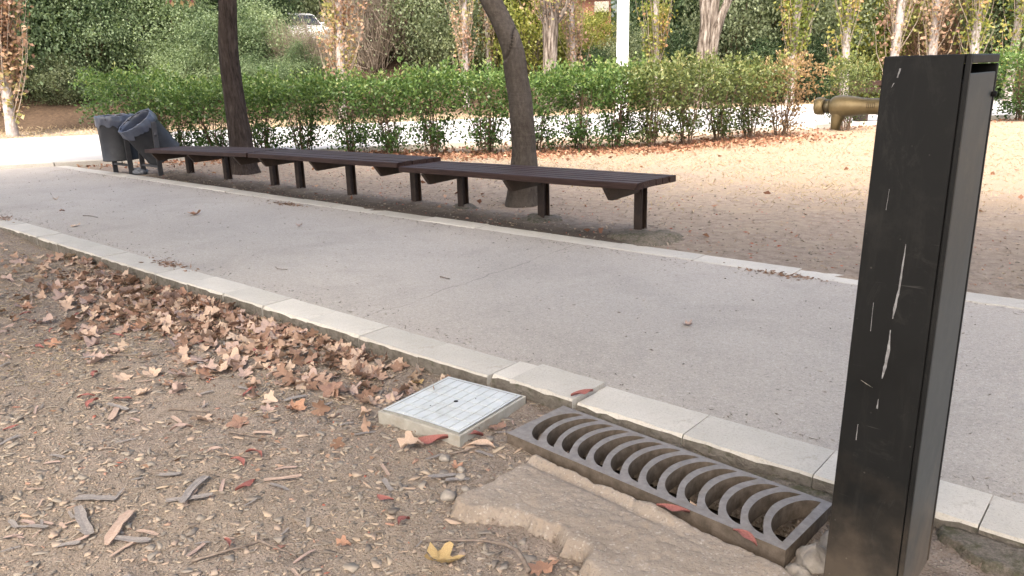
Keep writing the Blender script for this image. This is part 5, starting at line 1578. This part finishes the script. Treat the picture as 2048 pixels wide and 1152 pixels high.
bush(1070, 28.3, 'ye', .95, 'yellow-green bush right of the curved grey trunk', hz=1.35)
bush(1196, 31.5, 'ye', .62, 'yellow-green bush in front of the brick house corner', hz=.8)
bush(1118, 29.5, 'ye', .8, 'loose yellow-green bush behind the pale poplar by the lamp', hz=.95)
bush(1205, 28.0, 'dk', .40, 'low dark evergreen bush left of the lamp post', hz=.95)
bush(1318, 32.0, 'dk', .95, 'tall dark evergreen right of the lamp post', 'evergreen_tree', 1.7)
bush(1290, 28.0, 'ol', .7, 'low olive bush right of the lamp post')
bush(1385, 30.0, 'dk', 1.1, 'dark evergreen between the leafy poplar and the forked tree', 'evergreen_tree', 1.5)
bush(1350, 27.6, 'dk', .62, 'low dark bush beside the leafy poplar')
bush(1490, 28.5, 'ol', 1.05, 'grey-green bush right of the forked tree', hz=1.35)
bush(1555, 30.0, 'ol', 1.15, 'tall grey-green tree behind the yellow-green poplar', 'broadleaf_tree', 1.5)
bush(1530, 27.3, 'dk', .55, 'low dark bush left of the yellow-green poplar')
bush(1650, 29.0, 'ol', 1.0, 'olive bush between two poplars above the dried shrub', hz=1.35)
bush(1640, 27.5, 'dk', .55, 'low dark bush between two poplars above the dried shrub')
bush(1748, 30.0, 'ye', 1.1, 'tall yellow-green bush left of the black post top', hz=1.4)
bush(1840, 30.5, 'ye', 1.0, 'yellow-green bush right behind the black post top', hz=1.3)
bush(1905, 29.5, 'tb', 1.1, 'reddish-brown bare bush behind the black post', hz=1.15)
bush(1950, 31, 'tb', 1.2, 'second reddish-brown bare bush further right behind the post', hz=1.25)
bush(2010, 30.0, 'ol', 1.0, 'grey-green bush between the poplars at the right edge', hz=1.3)
bush(2075, 29.5, 'gb', 1.1, 'light green tree at the right edge of the picture', 'broadleaf_tree', 1.4)
bush(-40, 28.5, 'ga', 1.2, 'green bush at the left edge behind the rusty poplar', hz=1.4)

# dense wood behind, one mass
rng = np.random.default_rng(500)
n = 52000
a = rng.uniform(-420, 2500, n); r = rng.uniform(39, 50, n)
ang = HEAD - np.arctan((a - 1024) / 1598.0)
X, Y = r * np.cos(ang), r * np.sin(ang); Z = 2.3 + 9.5 * rng.random(n) ** .9
kk = vn(a * .01, Z * .5, 1.0, 91) + .5 * vn(a * .03, Z * 1.1, 1.0, 92) > -.55
X, Y, Z = X[kk], Y[kk], Z[kk]; n = len(X)
P = np.stack([X, Y, Z], 1)
tone = np.clip(.45 + .35 * vn(a[kk] * .012, Z * .6, 1.0, 93) + .2 * rng.normal(size=n), 0, 1)
V, F = leaves(P, unit(n, rng), rng.uniform(.22, .42, n), rng.uniform(.16, .3, n), .1, rng)
kind(tag(mk('woodland', V, F, G_B, attr=tone), 'dense green wood filling the background above the bank', 'woodland'), 'stuff')

# parked car glimpsed through the bushes on the upper street
x, y = pol(608, 33.0); z = float(terr(x, y)) + .05
car = thing('parked_car', (x, y, z), 'white parked car glimpsed through the thicket at the top of the bank', 'car')
ORG[car.name] = (0, 0, 0)
car.rotation_euler = (0, 0, HEAD + PI + .62)
CARW = simple('white_car_paint', (.66, .67, .69), (.74, .75, .77), 3, .25, 0, .02, .001, .5)
CARG = simple('car_glass', (.02, .022, .026), (.035, .038, .042), 3, .1, 0, .02, .001, .6)
TYRE = simple('tyre_rubber', (.012, .012, .012), (.02, .02, .02), 20, .9)
RIMM = simple('wheel_rim', (.4, .4, .41), (.5, .5, .51), 20, .4, .7)
prof = [(-2.05, .35), (-2.1, .62), (-2.0, .86), (-1.75, .93), (-1.35, 1.36), (-1.05, 1.46), (.25, 1.46), (.55, 1.38), (1.05, .97), (1.75, .84), (2.05, .66), (2.08, .36)]
def carprism(pr, w, taper=0.0, inset=0.0):
    V = []; n = len(pr)
    for s_ in (-1, 1):
        for (px_, pz) in pr: V.append((px_, s_ * (w - taper * max(0, pz - .9)), pz))
    F = [tuple(range(n)), tuple(range(2 * n - 1, n - 1, -1))] + [(i, n + i, n + (i + 1) % n, (i + 1) % n) for i in range(n)]
    return V, F
V, F = carprism(prof, .84, .28); o = mk('body', V, F, CARW, car); md = o.modifiers.new('bevel', 'BEVEL'); md.width = .05; md.segments = 3
for s_ in (-1, 1):
    for pr in ([(-1.45, .98), (-1.2, 1.34), (-.45, 1.38), (-.45, .98)], [(-.37, .98), (-.37, 1.38), (.28, 1.36), (.88, .98)]):
        V = []
        for (px_, pz) in pr: yy_ = s_ * (.852 - .28 * max(0, pz - .9)); V += [(px_, yy_, pz), (px_, yy_ - s_ * .03, pz)]
        F = [(0, 2, 4, 6), (7, 5, 3, 1)] + [(2 * i, 2 * ((i + 1) % 4), 2 * ((i + 1) % 4) + 1, 2 * i + 1) for i in range(4)]
        mk('side_window', V, F, CARG, car)
for (x0, z0, x1, z1, nm) in ((.60, 1.385, 1.06, 1.00, 'windscreen'), (-1.40, 1.345, -1.74, .965, 'rear_window')):
    sg = 1 if x1 > x0 else -1
    V = [(x0 + sg * .012, -.62, z0 - .02), (x0 + sg * .012, .62, z0 - .02), (x1 + sg * .012, .72, z1), (x1 + sg * .012, -.72, z1), (x0 - sg * .03, -.62, z0 - .05), (x0 - sg * .03, .62, z0 - .05), (x1 - sg * .03, .72, z1 - .03), (x1 - sg * .03, -.72, z1 - .03)]
    mk(nm, V, [(0, 1, 2, 3), (7, 6, 5, 4), (0, 4, 5, 1), (1, 5, 6, 2), (2, 6, 7, 3), (3, 7, 4, 0)], CARG, car)
for xw in (-1.28, 1.28):
    for s_ in (-1, 1):
        M = Matrix.Translation((xw, s_ * .80, .31)) @ Matrix.Rotation(s_ * -PI / 2, 4, 'X')
        mb = MB(); mb.lathe([(.19, -.09), (.29, -.09), (.31, -.06), (.31, .05), (.29, .075), (.19, .08)], 22, M); wh = mb.build('wheel', TYRE, car, True)
        mb = MB(); mb.lathe([(0, .06), (.19, .07), (.19, .0)], 18, M); mb.build('rim', RIMM, wh, True)
for s_ in (-1, 1):
    mb = MB(); mb.cbox(1.86, 2.02, s_ * .62 - .16, s_ * .62 + .16, .62, .76, .03); mb.build('headlight', LIDM, car)
    mb = MB(); mb.cbox(.72, .86, s_ * .93 - .09, s_ * .93 + .09, .98, 1.1, .03); mb.build('mirror', CARW, car)

# brick house glimpsed beyond
BRICK = NB('red_brick')
b = BRICK; q = b.n('ShaderNodeTexBrick'); q.inputs['Scale'].default_value = 5.0
q.inputs['Color1'].default_value = (.30, .115, .075, 1); q.inputs['Color2'].default_value = (.38, .16, .105, 1); q.inputs['Mortar'].default_value = (.36, .28, .23, 1)
b.l(b.obj((1, 1, 1), (PI / 2, 0, 0)), q.inputs['Vector']); BRICK = b.done(q.outputs['Color'], .9)
x, y = pol(1196, 36.5); z = float(terr(x, y))
hs = thing('brick_house', (x, y, z), 'red brick house corner glimpsed left of the lamp post top', 'house'); ORG[hs.name] = (0, 0, 0)
hs.rotation_euler = (0, 0, HEAD - PI / 2)
mb = MB(); mb.cbox(-2.2, .85, 0, 5, -.5, 6.5, .01); mb.build('wall', BRICK, hs)
mb = MB(); mb.cbox(-2.4, 1.05, -.35, 5.2, 6.502, 6.75, .02); mb.build('roof', LIDF, hs)
for (x0, z0) in ((-1.75, .6), (-.55, 2.7), (-1.75, 2.7)):
    mb = MB(); mb.cbox(x0, x0 + .9, -.06, -.002, z0, z0 + 1.2, .01); w_ = mb.build('window', LAMPM, hs)
    mb = MB(); mb.cbox(x0 + .08, x0 + .82, -.075, -.061, z0 + .08, z0 + 1.12, .004); mb.build('pane', CARG, w_)
mb = MB(); mb.cbox(.08, .72, -.33, -.003, 1.5, 1.95, .02); mb.build('air_conditioner', LIDF, hs)
mb = MB(); mb.cbox(-2.2, .85, -.5, -.003, 2.35, 2.5, .01); mb.build('balcony_slab', LIDF, hs)

# dark slatted bench far behind the post
x, y = pol(1775, 18.2)
fb = thing('bench', (x, y, 0), 'dark slatted bench with backrest far away, mostly hidden by the black post', 'bench'); ORG[fb.name] = (0, 0, 0); fb.rotation_euler = (0, 0, .75)
for k in range(3):
    mb = MB(); mb.cbox(-.5, 1.2, -.24 + k * .15, -.24 + k * .15 + .13, .42, .46, .006); mb.build('slat', WOODB, fb)
for k in range(2):
    mb = MB(); mb.cbox(-.5, 1.2, .24, .28, .62 + k * .14, .73 + k * .14, .006); mb.build('slat', WOODB, fb)
for xx in (-.3, 1.0):
    mb = MB(); mb.cbox(xx - .025, xx + .025, -.22, .22, -.05, .419, .004); mb.build('leg', STEELB, fb)
    mb = MB(); mb.cbox(xx - .025, xx + .025, .281, .32, -.05, .9, .004); mb.build('back_post', STEELB, fb)
